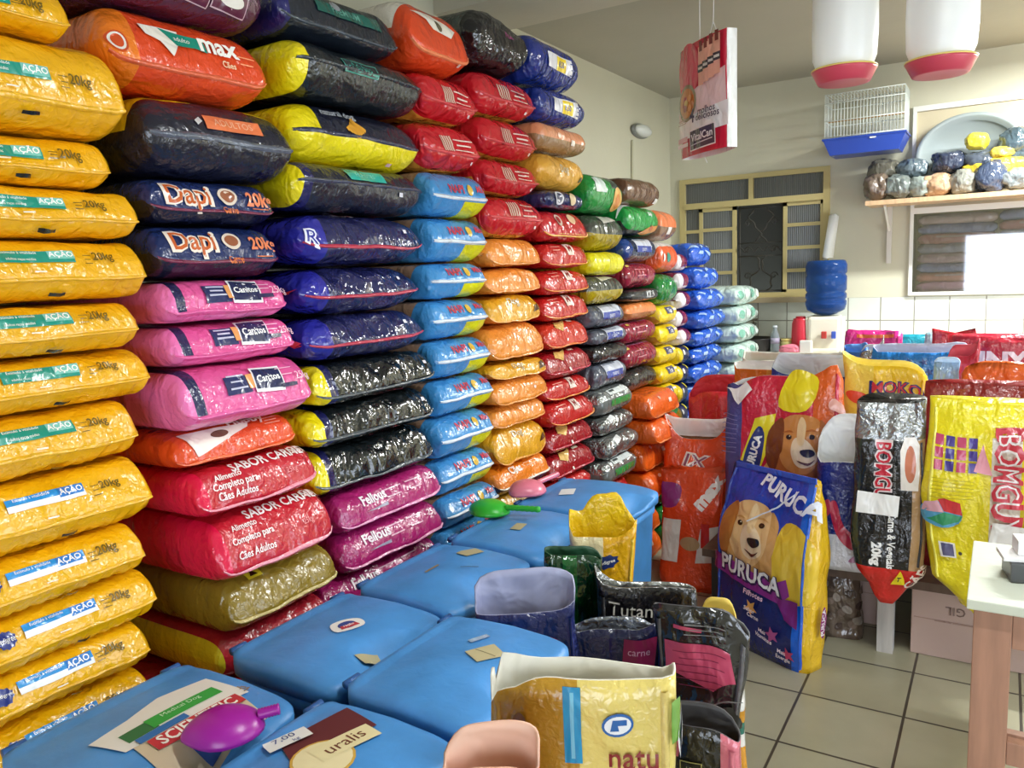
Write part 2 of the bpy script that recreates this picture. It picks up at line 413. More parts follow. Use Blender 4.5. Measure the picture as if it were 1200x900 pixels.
def d_gold(b):
    b.put('#d8c82c', RC(.045, .035), -.42, .75); b.put('#2a2410', PG((-.012, -.01), (.012, -.01), (0, .012)), -.42, .75)
def d_redflat(b):
    for u in (-.3, .1, .5): b.put('#e87880', EL(.06, .03), u, 1.5); b.put('#c02838', EL(.045, .018), u, 1.5)
    b.put('#f0f0f0', RC(.05, .03), .8, 1.3)
def d_blackgreen(b):
    b.put('#1c5a50', RC(.26, .035), .1, .55); b.put('#5a9a8c', TX('PREMIUM', .02, .01), .05, .55); b.put('#8a9098', EL(.04, .03), -.1, .75)
def d_blackyellow(b):
    b.put('#3a8a7c', RC(.14, .035), -.1, .55); b.put('#1c2c34', RC(.132, .028), -.1, .55); b.put('#3f9a86', TX('Adultos', .02), -.1, .55)
def d_yellowblack(b):
    b.put('#e0a030', EL(.04, .05), -.1, .45)
    for a in range(7): b.put('#e0a030', RC(.012, .05), -.1 + .035 * (a - 3) / 2, .52, (a - 3) * .35)
    b.put('#c8ccd4', TX('natural dog', .022, .01), -.3, .9); b.put('#f0c0c0', RC(.02, .012), .5, -.55)
def d_blackteal(b):
    b.put('#2aa79a', PG((-.085, .022), (.08, .018), (.085, -.018), (-.07, -.018)), .02, .62); b.put('#7cd8cc', TX('FILHOTES', .014), .02, .62); b.put('#c8c8d8', RC(.018, .012), .55, .05)
def d_purple(b):
    b.put('#e8e8f0', TX('MIX', .032, .07), -.18, 1.1); b.put('#c03048', TX('MIX', .028, .02), -.18, 1.1); b.put('#e8e4ee', RC(.014, .012), .62, .28)
    b.put('#b0b0c8', TX('Dog', .02, .02), -.32, 1.05); b.put('#b04050', TX('carne', .016, .01), .3, 1.0)
def d_purple_R(b): d_purple(b); b.put('#e8e8f8', TX('R', .05, .06), -.86, .05, -.2); b.put('#2b2e94', TX('R', .045, .0), -.86, .05, -.2)
def d_blackred(b):
    b.put('#a82c3c', RC(.14, .006), .15, -.62); b.put('#dcd4e0', RC(.015, .012), .82, .2)
def d_magenta(b):
    b.put('#f4e4ee', TX('Fellous', .03, .03), -.36, .3); b.put('#a8a0b8', PG((-.05, -.02), (.05, -.016), (.05, -.024)), -.36, .2)
    lines(b, '#e8b0cc', .0, .4, .09, 2, .28, .004); lines(b, '#e8b0cc', .42, .4, .08, 2, .28, .004); b.put('#f4d0e0', TX('25g', .022, .01), .78, .3)
def d_orangewhite(b):
    b.put('#ede6d8', PG((-.12, .03), (.0, .04), (.1, .0), (.06, -.03), (-.03, -.02), (-.05, .01)), -.05, .6); b.put('#6a6048', EL(.03, .04), .0, .6); b.put('#f0d8c8', RC(.014, .014), .55, -.4)
def d_redgold(b):
    for i in range(5): b.put('#e0b8a8', RC(.008, .05), -.35 + .07 * i, .35, .1)
    lines(b, '#f0d8d0', .3, .5, .1, 3, .2, .004); b.put('#f0e0e0', RC(.012, .012), .6, -.3)
def d_lightblue(b):
    b.put('#c03a50', TX('NAPI', .028, .03), -.15, .3); b.put('#d8b040', EL(.03, .035), .3, .3); b.put('#c03a50', TX('Mix', .022, .03), .68, .35)
    b.put('#e8e8e0', RC(.05, .05), .05, 1.55); b.put('#f4e8f0', RC(.012, .012), .9, .45)
def d_orange(b): b.put('#f0d8c8', EL(.016, .012), .4, .0)
def d_goldp(b): b.put('#c8b890', TX('Dog', .03, .02), -.1, .35); b.put('#5a3c1c', PG((-.025, -.01), (.03, -.006), (.015, .02), (-.01, .012)), .72, -.1)
def d_orangeblue(b): b.put('#f0e4d4', TX('Cães', .03, .03), -.3, .4); lines(b, '#f8d8b0', .3, .5, .1, 2)
def d_bluesticker(b):
    b.put('#e8e8ec', PG((-.11, .03), (.1, .03), (.11, -.03), (-.1, -.02)), .05, .25); b.put('#f0d020', RC(.085, .05), .1, .25); b.put('#3050a0', TX('8,50', .02, .02), .1, .25)
    lines(b, '#2a3a80', .6, .4, .06, 3, .2, .004)
def d_redlabel(b):
    b.put('#ecdcd0', RC(.06, .055), .1, .4); b.put('#8a2020', TX('M', .03, .03), .1, .4); b.put('#e8b0a0', RC(.012, .012), .78, .3)
    lines(b, '#e89888', -.5, .5, .08, 2, .2, .004)
def d_redgold2(b):
    b.put('#e0b868', PG((-.06, -.01), (-.03, .025), (.02, .02), (.07, .03), (.03, -.005), (.0, -.03)), -.25, .5); b.put('#e8e0c8', RC(.05, .012), .3, .7); b.put('#f0e8e0', RC(.014, .014), -.1, -.2)
    b.put('#6a9a50', RC(.04, .01), .25, .9)
def d_darkblue(b):
    b.put('#d8d8e0', EL(.07, .06), -.4, .3); b.put('#24305c', EL(.05, .04), -.4, .3); b.put('#d0b890', EL(.06, .05), .25, .3); lines(b, '#b04050', .1, -.4, .14, 2)
def d_redtwo(b):
    b.put('#e0c8b8', EL(.06, .055), -.3, .4); b.put('#a83030', EL(.04, .035), -.3, .4); b.put('#e0b890', EL(.06, .05), .3, .5); lines(b, '#d8a040', .1, -.3, .25, 1)
def d_greyblue(b):
    b.put('#c8ccd8', RC(.2, .06), .1, .35); b.put('#3c4c9c', RC(.19, .028), .1, .05); b.put('#e8ecf8', TX('quatro', .018), .1, .05); b.put('#8a90a0', RC(.14, .008), .0, .6)
def d_greensilver(b):
    b.put('#2c8a44', RC(.22, .026), .1, .0); b.put('#dfe6e4', RC(.2, .03), .1, .55); b.put('#404a48', RC(.05, .012), -.2, .6)
def d_silver(b): b.put('#e8eaea', RC(.08, .03), -.4, .5, .2)
def d_goldgrey(b): b.put('#c8c4bc', PG((-.08, -.02), (.08, .0), (.06, .03), (-.09, .03)), .1, .6)
def d_ysmall(b):
    b.put('#4a4a6a', PG((-.05, -.016), (.05, -.016), (.05, .026), (-.05, .026)), .1, .25); b.put('#e8e8e8', TX('Top', .026, .03), .1, .25); b.put('#e8e8e8', RC(.04, .012), .6, .3)
def d_maroon(b): lines(b, '#c88890', -.1, .3, .16, 2, .3, .005); b.put('#d8c060', RC(.03, .014), -.75, .55)
def d_orange_small(b): b.put('#f4c8a8', EL(.03, .02), -.3, .4); b.put('#f0e0d0', RC(.035, .02), .3, .1)
def d_greenfood(b):
    b.put('#e8ecea', PG((-.16, .0), (-.1, .045), (.05, .05), (-.02, .01)), -.3, .95); b.put('#d8903c', PG((-.1, -.02), (.0, .02), (.12, .03), (.1, -.01), (-.02, -.04)), .3, -.4)
    b.put('#f0f4f0', TX('top', .024, .03), .35, .5); b.put('#c86a2c', EL(.05, .03), .45, -.25)
def d_greentall(b):
    b.put('#d0dcd6', RC(.1, .07), -.45, .6); b.put('#d8a85c', EL(.09, .12), .55, -.1); b.put('#c87c34', EL(.05, .07), .55, -.15)
def d_brown(b): b.put('#a08878', TX('NERO', .026, .01), .1, .55); b.put('#e8e4e0', RC(.035, .03), .75, -.35)
def d_brownorange(b): b.put('#e8e4e0', RC(.05, .04), .0, -.2)
def d_darkwhite(b): b.put('#d8d8d8', TX('KIDS', .035, .02), .3, .0)
def d_whiteorange(b): b.put('#3a8a74', EL(.05, .05), -.2, .0); b.put('#e8e0dc', EL(.03, .04), -.65, .0)
def d_bale(b):
    for i in range(5): b.put('#a8c4ec', PG((-.05, -.004), (.03, -.008), (.05, .01), (-.02, .012)), -.7 + .35 * i, .5 - .4 * (i % 2), .3 * (i % 3 - 1), fin='wrap')
def d_roll(b):
    for i in range(4): b.put(('#7cb8a4', '#dfeee6')[i % 2], EL(.1, .06), -.75 + .5 * i, .1, fin='wrap')
def d_mwhite(b): b.put('#e4e0e4', PG((-.08, -.05), (.0, -.05), (.02, .04), (-.08, .05)), -.4, .1)
def d_yblue(b): b.put('#d8d040', RC(.04, .04), .75, .5); b.put('#e8e8e8', EL(.03, .03), -.2, .2)
def d_crumple(b): b.put('#8a3a6a', TX('rex', .03, .03), .2, .6)
ye = lambda c: (lambda u, h: c if u < -.72 else None)
DS = {
 'yt': dict(c='#ebae0e', d=d_yellow, pe=30, seam=(-.14, '#e8b020'), ridge=-.14, t='yellow dog food bag with teal strip', wr=.005),
 'yb': dict(c='#ecb20c', d=lambda b: d_yellow(b, True), pe=30, seam=(-.14, '#e8b020'), ridge=-.14, t='yellow dog food bag with blue strip', wr=.005),
 'ps': dict(c='#4c1c38', z=lambda u, h: ('#b8b0ae', 'foil') if h > .75 and u > .1 else None, hb=(.75,), xb=(.1,), d=d_purple_silver, t='dark purple and silver bag'),
 'mx': dict(c='#d8441a', z=lambda u, h: '#e8791c' if u < -.68 else ('#c8b8a0' if h > 1.15 and u < .2 else None), xb=(-.68, .2), d=d_max, pe=6, seam=(-.1, '#d8603c'), t='orange dog food bag with teal ribbon'),
 'bo': dict(c='#181a2c', z=lambda u, h: '#e6d21a' if (h > .85 and u < -.25) or (h > .75 and u > .45) else None, hb=(.85, .75), xb=(-.25, .45), d=d_black_orange, seam=(.08, '#5c6270'), t='black dog food bag with orange label'),
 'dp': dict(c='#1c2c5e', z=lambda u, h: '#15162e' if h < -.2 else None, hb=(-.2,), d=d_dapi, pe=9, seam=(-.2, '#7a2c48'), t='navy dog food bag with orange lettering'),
 'pk': dict(c='#dc5596', z=lambda u, h: '#232450' if (-.86 < u < -.72 and h > -.3) or u > .985 else ('#e874b4' if u < -.86 or (h < -.45) else None), xb=(-.86, -.72), hb=(-.3, -.45), d=d_pink, seam=(-.3, '#e060a0'), pe=10, t='pink dog food bag'),
 'oc': dict(c='#dc4a1c', d=d_orange_cat, seam=(-.4, '#e87040'), t='orange pet food bag with white flash'),
 'sb': dict(c='#be1c2e', z=lambda u, h: '#e01848' if u < -.85 else None, xb=(-.85,), d=d_sabor, seam=(-.35, '#e890a0'), t='red dog food bag with white lettering'),
 'gd': dict(c='#8c7626', d=d_gold, pe=12, seam=(-.25, '#cbb878'), t='dull gold pet food bag'),
 'rf': dict(c='#b82434', z=lambda u, h: '#e8dc30' if u < -.93 else None, xb=(-.93,), d=d_redflat, t='red bag with a yellow corner'),
 'bg': dict(c='#161e2a', z=lambda u, h: '#1e2060' if u < -.86 else None, xb=(-.86,), d=d_blackgreen, seam=(-.15, '#3a4450'), t='black bag with dark green panel'),
 'by': dict(c='#141c22', z=lambda u, h: '#ecd914' if u < -.82 else None, xb=(-.82,), d=d_blackyellow, seam=(.3, '#2c343c'), t='black bag with yellow end and green label'),
 'yk': dict(c='#ead712', z=lambda u, h: '#181c30' if h > .12 and u > -.62 else None, xb=(-.62,), hb=(.12,), d=d_yellowblack, seam=(.12, '#30344c'), t='half yellow half black bag', bend=.01, seal=1, sc='#181c30'),
 'bt': dict(c='#141a2e', z=lambda u, h: '#ecd914' if u < -.9 or (h > 1.1 and u < 0) else ('#1d1d55' if u < -.8 else None), xb=(-.9, -.8, 0), hb=(), d=d_blackteal, seam=(.2, '#3c4258'), t='black bag with teal label and yellow end'),
 'pu': dict(c='#1e2150', z=lambda u, h: '#2b2c98' if u < -.66 else None, xb=(-.66,), d=d_purple, pe=3.4, seam=(-.16, '#b83048'), t='dark purple glossy bag with red seam', wr=.006, seal=-1, sc='#d83848', fin='wrap'),
 'pr': dict(c='#1e2150', z=lambda u, h: '#2b2c98' if u < -.66 else None, xb=(-.66,), d=d_purple_R, pe=3.4, seam=(-.16, '#b83048'), t='dark purple bag with white letter', wr=.006, fin='wrap'),
 'br': dict(c='#12181a', z=lambda u, h: '#e8d512' if u < -.80 else ('#1c1e50' if u < -.70 else None), xb=(-.80, -.70), d=d_blackred, pe=7, seam=(-.35, '#4c5256'), t='glossy black bag with a yellow end', wr=.006, fin='wrap'),
 'mg': dict(c='#a61f68', d=d_magenta, pe=9, seam=(-.35, '#e090b8'), t='magenta dog food bag with white lettering'),
 'ow': dict(c='#d8461c', z=lambda u, h: '#e4ded0' if h > .8 else None, hb=(.8,), d=d_orangewhite, pe=5, seam=(-.2, '#e88050'), t='orange bag with white upper face'),
 'rg': dict(c='#c01c28', z=lambda u, h: '#c88c34' if h < -.6 else None, hb=(-.6,), d=d_redgold, pe=5, seam=(-.0, '#d04048'), t='glossy red bag with gold underside', wr=.006, fin='wrap'),
 'lb': dict(c='#3f8cc8', z=lambda u, h: ('#a08068' if h > 1 else ('#d8d414' if h < -.1 and u > .1 else None)), xb=(.1,), hb=(-.1,), d=d_lightblue, pe=10, seam=(-.02, '#d8e0e8'), t='light blue and yellow pet food bag'),
 'ck': dict(c='#15171c', z=lambda u, h: '#3a4440' if h > 1 else None, d=d_crumple, pe=4, t='crumpled glossy black bag', wr=.014, fin='wrap'),
 'or': dict(c='#e08a34', d=d_orange, pe=5, seam=(-.55, '#e89a50'), t='plain orange bag', wr=.007, seal=-1, sc='#e0a070'),
 'go': dict(c='#d89c20', z=lambda u, h: '#dc7c28' if h < -.62 else None, hb=(-.62,), d=d_goldp, pe=4.5, seam=(-.62, '#e8a048'), t='golden yellow bag with orange edge', wr=.007),
 'ob': dict(c='#e8801c', z=lambda u, h: '#23285e' if h < -.2 else None, hb=(-.2,), d=d_orangeblue, pe=12, seam=(-.2, '#e8e0d0'), t='orange bag with navy underside'),
 'bs': dict(c='#1c3080', d=d_bluesticker, pe=7, t='blue bag with yellow price sticker', fin='wrap'),
 'bx': dict(c='#9a7650', z=lambda u, h: '#e09468' if h > .1 else None, hb=(.1,), d=d_orange_small, pe=14, t='small brown and salmon bag'),
 'gf': dict(c='#d8a038', z=lambda u, h: '#cc7a28' if h < -.6 else None, hb=(-.6,), d=d_goldp, pe=3.2, t='fat golden yellow bag', wr=.006),
 'db': dict(c='#242c58', d=d_darkblue, pe=5, t='dark blue bag with round pictures', fin='wrap'),
 'rt': dict(c='#b82228', d=d_redtwo, pe=5, t='red bag with round pictures', seam=(-.35, '#d8a040'), fin='wrap'),
 'rl': dict(c='#b81e1c', d=d_redlabel, pe=4, seam=(-.45, '#e0883c'), t='red bag with white square label', wr=.005),
 'ro': dict(c='#c43420', d=d_redgold2, pe=4, seam=(-.5, '#e07838'), t='bright red bag with gold lettering'),
 'rd': dict(c='#96141e', d=d_redgold2, pe=6, seam=(-.3, '#b83848'), t='dark red bag with gold lettering'),
 'gt': dict(c='#1e8c3c', z=lambda u, h: '#2c3c38' if u > .2 and h > .3 else None, xb=(.2,), hb=(.3,), d=d_greentall, pe=6, t='tall green bag with food picture'),
 'gg': dict(c='#4c5048', z=lambda u, h: '#a49018' if h < 0 else None, hb=(0,), d=d_goldgrey, pe=5, t='grey and olive gold bag', fin='wrap'),
 'yl': dict(c='#ddd414', d=lambda b: None, pe=6, t='plain bright yellow bag'),
 'gb': dict(c='#555a66', d=d_greyblue, pe=8, t='grey bag with blue band', fin='wrap'),
 'gs': dict(c='#6a706e', z=lambda u, h: ('#b4bab8', 'foil') if h > .2 else None, hb=(.2,), d=d_greensilver, pe=8, t='silver bag with green band', fin='wrap'),
 'sv': dict(c='#9a9e9c', d=d_silver, pe=8, t='crinkled silver bag', fin='foil'),
 'dk': dict(c='#30302e', d=lambda b: None, pe=8, t='dark grey bag', fin='wrap'),
 'bn': dict(c='#64442e', d=d_brown, pe=12, t='chocolate brown bag', bend=.01),
 'gw': dict(c='#1c9440', z=lambda u, h: '#20241f' if h < -.35 and u < .1 else None, xb=(.1,), hb=(-.35,), d=d_greenfood, pe=8, t='green and black bag with food picture'),
 'bq': dict(c='#8a6a50', z=lambda u, h: '#e07c4c' if h > 0 else None, hb=(0,), d=d_brownorange, pe=7, t='brown and orange bag', seal=1, sc='#e07c4c'),
 'bl': dict(c='#22304c', z=lambda u, h: '#1a3c80' if u < -.6 else ('#7a6a60' if h < -.3 else None), xb=(-.6,), hb=(-.3,), d=d_greyblue, pe=6, t='blue and grey bag', fin='wrap'),
 'mr': dict(c='#8a1c34', d=d_maroon, pe=8, t='maroon bag', fin='wrap', z=lambda u, h: '#a0607c' if h > .75 else None, hb=(.75,)),
 'dw': dict(c='#26282a', d=d_darkwhite, pe=8, t='thin black bag with white letters'),
 'om': dict(c='#a8683c', z=lambda u, h: '#e88848' if h > -.1 else None, hb=(-.1,), d=lambda b: None, pe=6, t='small orange and brown bag'),
 'ol': dict(c='#e8641c', d=d_orange_small, pe=9, seam=(-.5, '#f08848'), t='bright orange bag', wr=.006),
 'rr': dict(c='#c42420', d=lambda b: None, pe=6, t='red crumpled bag', wr=.008),
 'gr': dict(c='#1f7a34', d=lambda b: None, pe=4, t='rounded green bag', fin='wrap'),
 'wo': dict(c='#dd5c2c', z=lambda u, h: '#e4e0dc' if h > .5 else None, hb=(.5,), d=d_whiteorange, pe=6, t='orange bag with white top'),
 'ys': dict(c='#eccf14', z=lambda u, h: '#b08028' if h < -.45 else None, hb=(-.45,), d=d_ysmall, pe=8, t='small yellow bag with dark logo'),
 'mw': dict(c='#7c2440', z=lambda u, h: '#e0dce0' if h < -.35 else None, hb=(-.35,), d=d_mwhite, pe=6, t='small maroon and white bag', fin='wrap'),
 'yu': dict(c='#272a50', z=lambda u, h: '#e0c818' if u < -.4 else None, xb=(-.4,), d=d_yblue, pe=8, t='navy and yellow bag'),
 'ba': dict(c='#2a5ec8', d=d_bale, pe=4, t='shrink wrapped blue bale', wr=.008, fin='wrap'),
 'bk': dict(c='#8ba6c8', d=d_bale, pe=4, t='pale blue shrink wrapped bale', wr=.012, fin='wrap'),
 'tr': dict(c='#c8dcd4', d=d_roll, pe=4, t='white and pale green wrapped pack', wr=.008, fin='wrap'),
}
ORD = 'top second third fourth fifth sixth seventh eighth ninth tenth eleventh twelfth thirteenth fourteenth fifteenth sixteenth seventeenth eighteenth nineteenth twentieth'.split() + ['twenty-%s' % x for x in ('first', 'second', 'third', 'fourth', 'fifth')]
NTH = 'leftmost|second|third|fourth|fifth|sixth|seventh|eighth|ninth|tenth|eleventh|twelfth'.split('|')
STK = ['leftmost stack'] + [n + ' stack from left' for n in NTH[1:]]
def lay(kind, Yc, L, z0, z1, X, label, group, W=.64, roll=0, rz=0, nx=30, cat='pet food bag'):
    k = DS[kind]; sd = rnd.random() * 50
    b = Lie(L, W, z1 - z0 - .004, k.get('pe', 7) * 1.35, k.get('wr', .0045), sd, k.get('bend', 0), ridge=k['seam'][0] if k.get('seam') else None)
    b.cor = kind[0] == 'y' and kind in ('yt', 'yb'); nx = 64 if b.cor else nx; b.ps = 1 - .34 * max(0, min(1, ((z0 + z1) / 2 - 1.6) / .35)); b.hs = -.2 * max(0, min(1, ((z0 + z1) / 2 - 1.62) / .5)); b.ridge = None if b.ridge is None else b.ridge + b.hs
    b.body(k.get('z'), k['c'], k.get('fin', 'bag'), k.get('xb', ()), k.get('hb', ()), nx)
    k['d'](b)
    o = mk('pet_food_bag', b.V, b.Fc, b.mats, b.fm, label=label, cat=cat, group=group)
    o.location = (X - W / 2, Yc, (z0 + z1) / 2); o.rotation_euler = (roll, 0, PI / 2 + rz)
    if k.get('seam'): b.strip(k['seam'][0] + b.hs, k['seam'][1], o)
    if k.get('seal'): b.seal(k['seal'], k.get('sc', k['c']), o)
    if k.get('yend'): yellow_end(b, o)
    return o
def yellow_end(b, o):
    """the folded yellow end flap of the glossy black bags"""
    V = []; Fs = []; n = 18
    for j, (dx, g) in enumerate(((-.0, .98), (.028, .86), (.045, .6), (.047, .2))):
        for i in range(n):
            a = 2 * PI * i / n
            V.append((-b.L / 2 * .97 - dx, .04 + b.W * .46 * spow(cos(a), .5) * (1 - .1 * j), b.T / 2 * g * .92 * spow(sin(a), .6)))
    for j in range(3):
        for i in range(n): Fs.append((j * n + i, (j + 1) * n + i, (j + 1) * n + (i + 1) % n, j * n + (i + 1) % n))
    Fs.append(tuple(3 * n + i for i in reversed(range(n)))); Fs.append(tuple(range(n)))
    mk('end_flap', V, Fs, [M('#e6d410', 'bag')], None, o, label='bright yellow end of the black bag')
XF = -1.6
def stack(i, Y0, Y1, ref, bounds, kinds, below, shifts={}, W=.64, nx=30, X=XF, step=.125, group=None):
    zs = [at_x(ref, y, X).z for y in bounds]
    n = max(1, round(zs[-1] / step)) if zs[-1] > .05 else 0; zb = zs[-1]
    for k in range(n): zs.append(zb * (1 - (k + 1) / n)); kinds = kinds + [below]
    zs[-1] = .002 if n else zs[-1]
    for j, kd in enumerate(kinds):
        s = shifts.get(j, {}); dx = s.get('dx', rnd.uniform(-.012, .012)); dy = s.get('dy', rnd.uniform(-.01, .01))
        y0 = Y0 + s.get('l', 0); y1 = Y1 + s.get('r', 0)
        lab = '%s, %s %s %s' % (DS[kd]['t'], ('topmost' if j == 0 else ORD[j] + ' from top'), 'in', STK[i])
        lay(kd, (y0 + y1) / 2 + dy * .5, y1 - y0 - .012, zs[j + 1] + .001, zs[j] - .001, X + dx, lab, group or 'pet food bags in the ' + STK[i], W,
            s.get('roll', 0), rnd.uniform(-.02, .02) + s.get('rz', 0), nx)

# ------------------------------------------------------------------ the room
def struct(mb, name): return mb.build(name, kind='structure')
def tile_mat(name, tw, th, c1, c2, gr, gap, off=(0, 0, 0), rough=.35, plane='xy'):
    m = D.materials.new(name); m.use_nodes = True; N = m.node_tree.nodes; Lk = m.node_tree.links; B = N['Principled BSDF']
    tc = N.new('ShaderNodeTexCoord'); mp = N.new('ShaderNodeMapping'); mp.inputs['Location'].default_value = off
    if plane == 'xz': mp.inputs['Rotation'].default_value = (-PI / 2, 0, 0)
    bk = N.new('ShaderNodeTexBrick'); bk.offset = 0; bk.inputs['Scale'].default_value = 1; bk.inputs['Brick Width'].default_value = tw; bk.inputs['Row Height'].default_value = th
    bk.inputs['Mortar Size'].default_value = gap; bk.inputs['Color1'].default_value = rgb(c1); bk.inputs['Color2'].default_value = rgb(c2); bk.inputs['Mortar'].default_value = rgb(gr); bk.inputs['Mortar Smooth'].default_value = .2
    n = N.new('ShaderNodeTexNoise'); n.inputs['Scale'].default_value = 5; n.inputs['Detail'].default_value = 7
    mx = N.new('ShaderNodeMixRGB'); mx.blend_type = 'MULTIPLY'; mx.inputs[0].default_value = .35
    rp = N.new('ShaderNodeValToRGB'); rp.color_ramp.elements[0].position = .3; rp.color_ramp.elements[0].color = (.62, .6, .55, 1); rp.color_ramp.elements[1].position = .65
    Lk.new(tc.outputs['Object'], mp.inputs[0]); Lk.new(mp.outputs[0], bk.inputs['Vector']); Lk.new(tc.outputs['Object'], n.inputs['Vector'])
    Lk.new(n.outputs['Fac'], rp.inputs[0]); Lk.new(bk.outputs['Color'], mx.inputs[1]); Lk.new(rp.outputs[0], mx.inputs[2]); Lk.new(mx.outputs[0], B.inputs['Base Color'])
    b = N.new('ShaderNodeBump'); b.inputs['Distance'].default_value = .003; b.invert = True; Lk.new(bk.outputs['Fac'], b.inputs['Height']); Lk.new(b.outputs[0], B.inputs['Normal'])
    B.inputs['Roughness'].default_value = rough
    return m
FLOORM = tile_mat('floor_tiles', .35, .35, '#b0ac92', '#a8a48a', '#4c463c', .005, (.242 + .35 * 9, -2.895 + .35 * 20, 0), .3)
WALLT = tile_mat('wall_tiles', .2167, .29, '#dfe4dc', '#d8ddd6', '#94938a', .004, (.1, 0, -1.325), .2, 'xz')
WALLP = M('#d2cfb8', 'paint'); CEILP = M('#b4b0a0', 'paint')
struct(MB().mat(FLOORM).box((XW - .1, YR - .6, -.1), (XR + 1.2, YB + .1, 0)), 'floor')
struct(MB().mat(CEILP).box((XW - .1, YR - .1, ZC), (XR + .1, YB + .1, ZC + .12)), 'ceiling')
struct(MB().mat(WALLP).box((XW - .12, YR - .1, 0), (XW, YB + .1, ZC)), 'wall_left')
# back wall: pieces around the window and the display niche
wTL = at_y(797, 211, YB); wBR = at_y(971, 347, YB); WZ0, WZ1 = wBR.z, at_y(885, 203, YB).z; WX0, WX1 = wTL.x, wBR.x
nTL = at_y(1071, 126, YB); NZ1 = nTL.z; NZ0 = at_y(1068, 346, YB).z; NX0 = nTL.x; NX1 = NX0 + 1.55
ZT = at_y(1050, 348, YB).z
bw = MB().mat(WALLP)
bw.box((XW, YB, ZT), (WX0, YB + .15, ZC)).box((WX0, YB, WZ1), (WX1, YB + .15, ZC)).box((WX1, YB, ZT), (NX0, YB + .15, ZC)).box((NX0, YB, NZ1), (NX1, YB + .15, ZC)).box((NX1, YB, ZT), (XR, YB + .15, ZC))
if WZ0 > ZT: bw.box((WX0, YB, ZT), (WX1, YB + .15, WZ0))
if NZ0 > ZT: bw.box((NX0, YB, ZT), (NX1, YB + .15, NZ0))
bw.mat(WALLT).box((XW, YB - .008, 0), (XR, YB + .15, ZT - .001))
struct(bw, 'wall_back')
struct(MB().mat(WALLP).box((XR, YR, 2.15), (XR + .12, YB, ZC)).box((XR, YR, 0), (XR + .12, 1.3, 2.15)).box((XR, 3.9, 0), (XR + .12, YB, 2.15)), 'wall_right')
struct(MB().mat(WALLP).box((XW, YR - .12, 0), (-.55, YR, ZC)).box((-.55, YR - .12, 1.9), (1.8, YR, ZC)).box((1.8, YR - .12, 0), (XR, YR, ZC)), 'wall_front')
struct(MB().mat(M('#cfc8b6', 'paint')).box((XW, 3.15, ZC - .11), (XR, 3.58, ZC)), 'trim_1')
struct(MB().mat(M('#c8c4a8', 'paint')).tube([at_x(741, 164, XW + .01), at_x(741, 420, XW + .01)], .008, 6), 'trim_2')

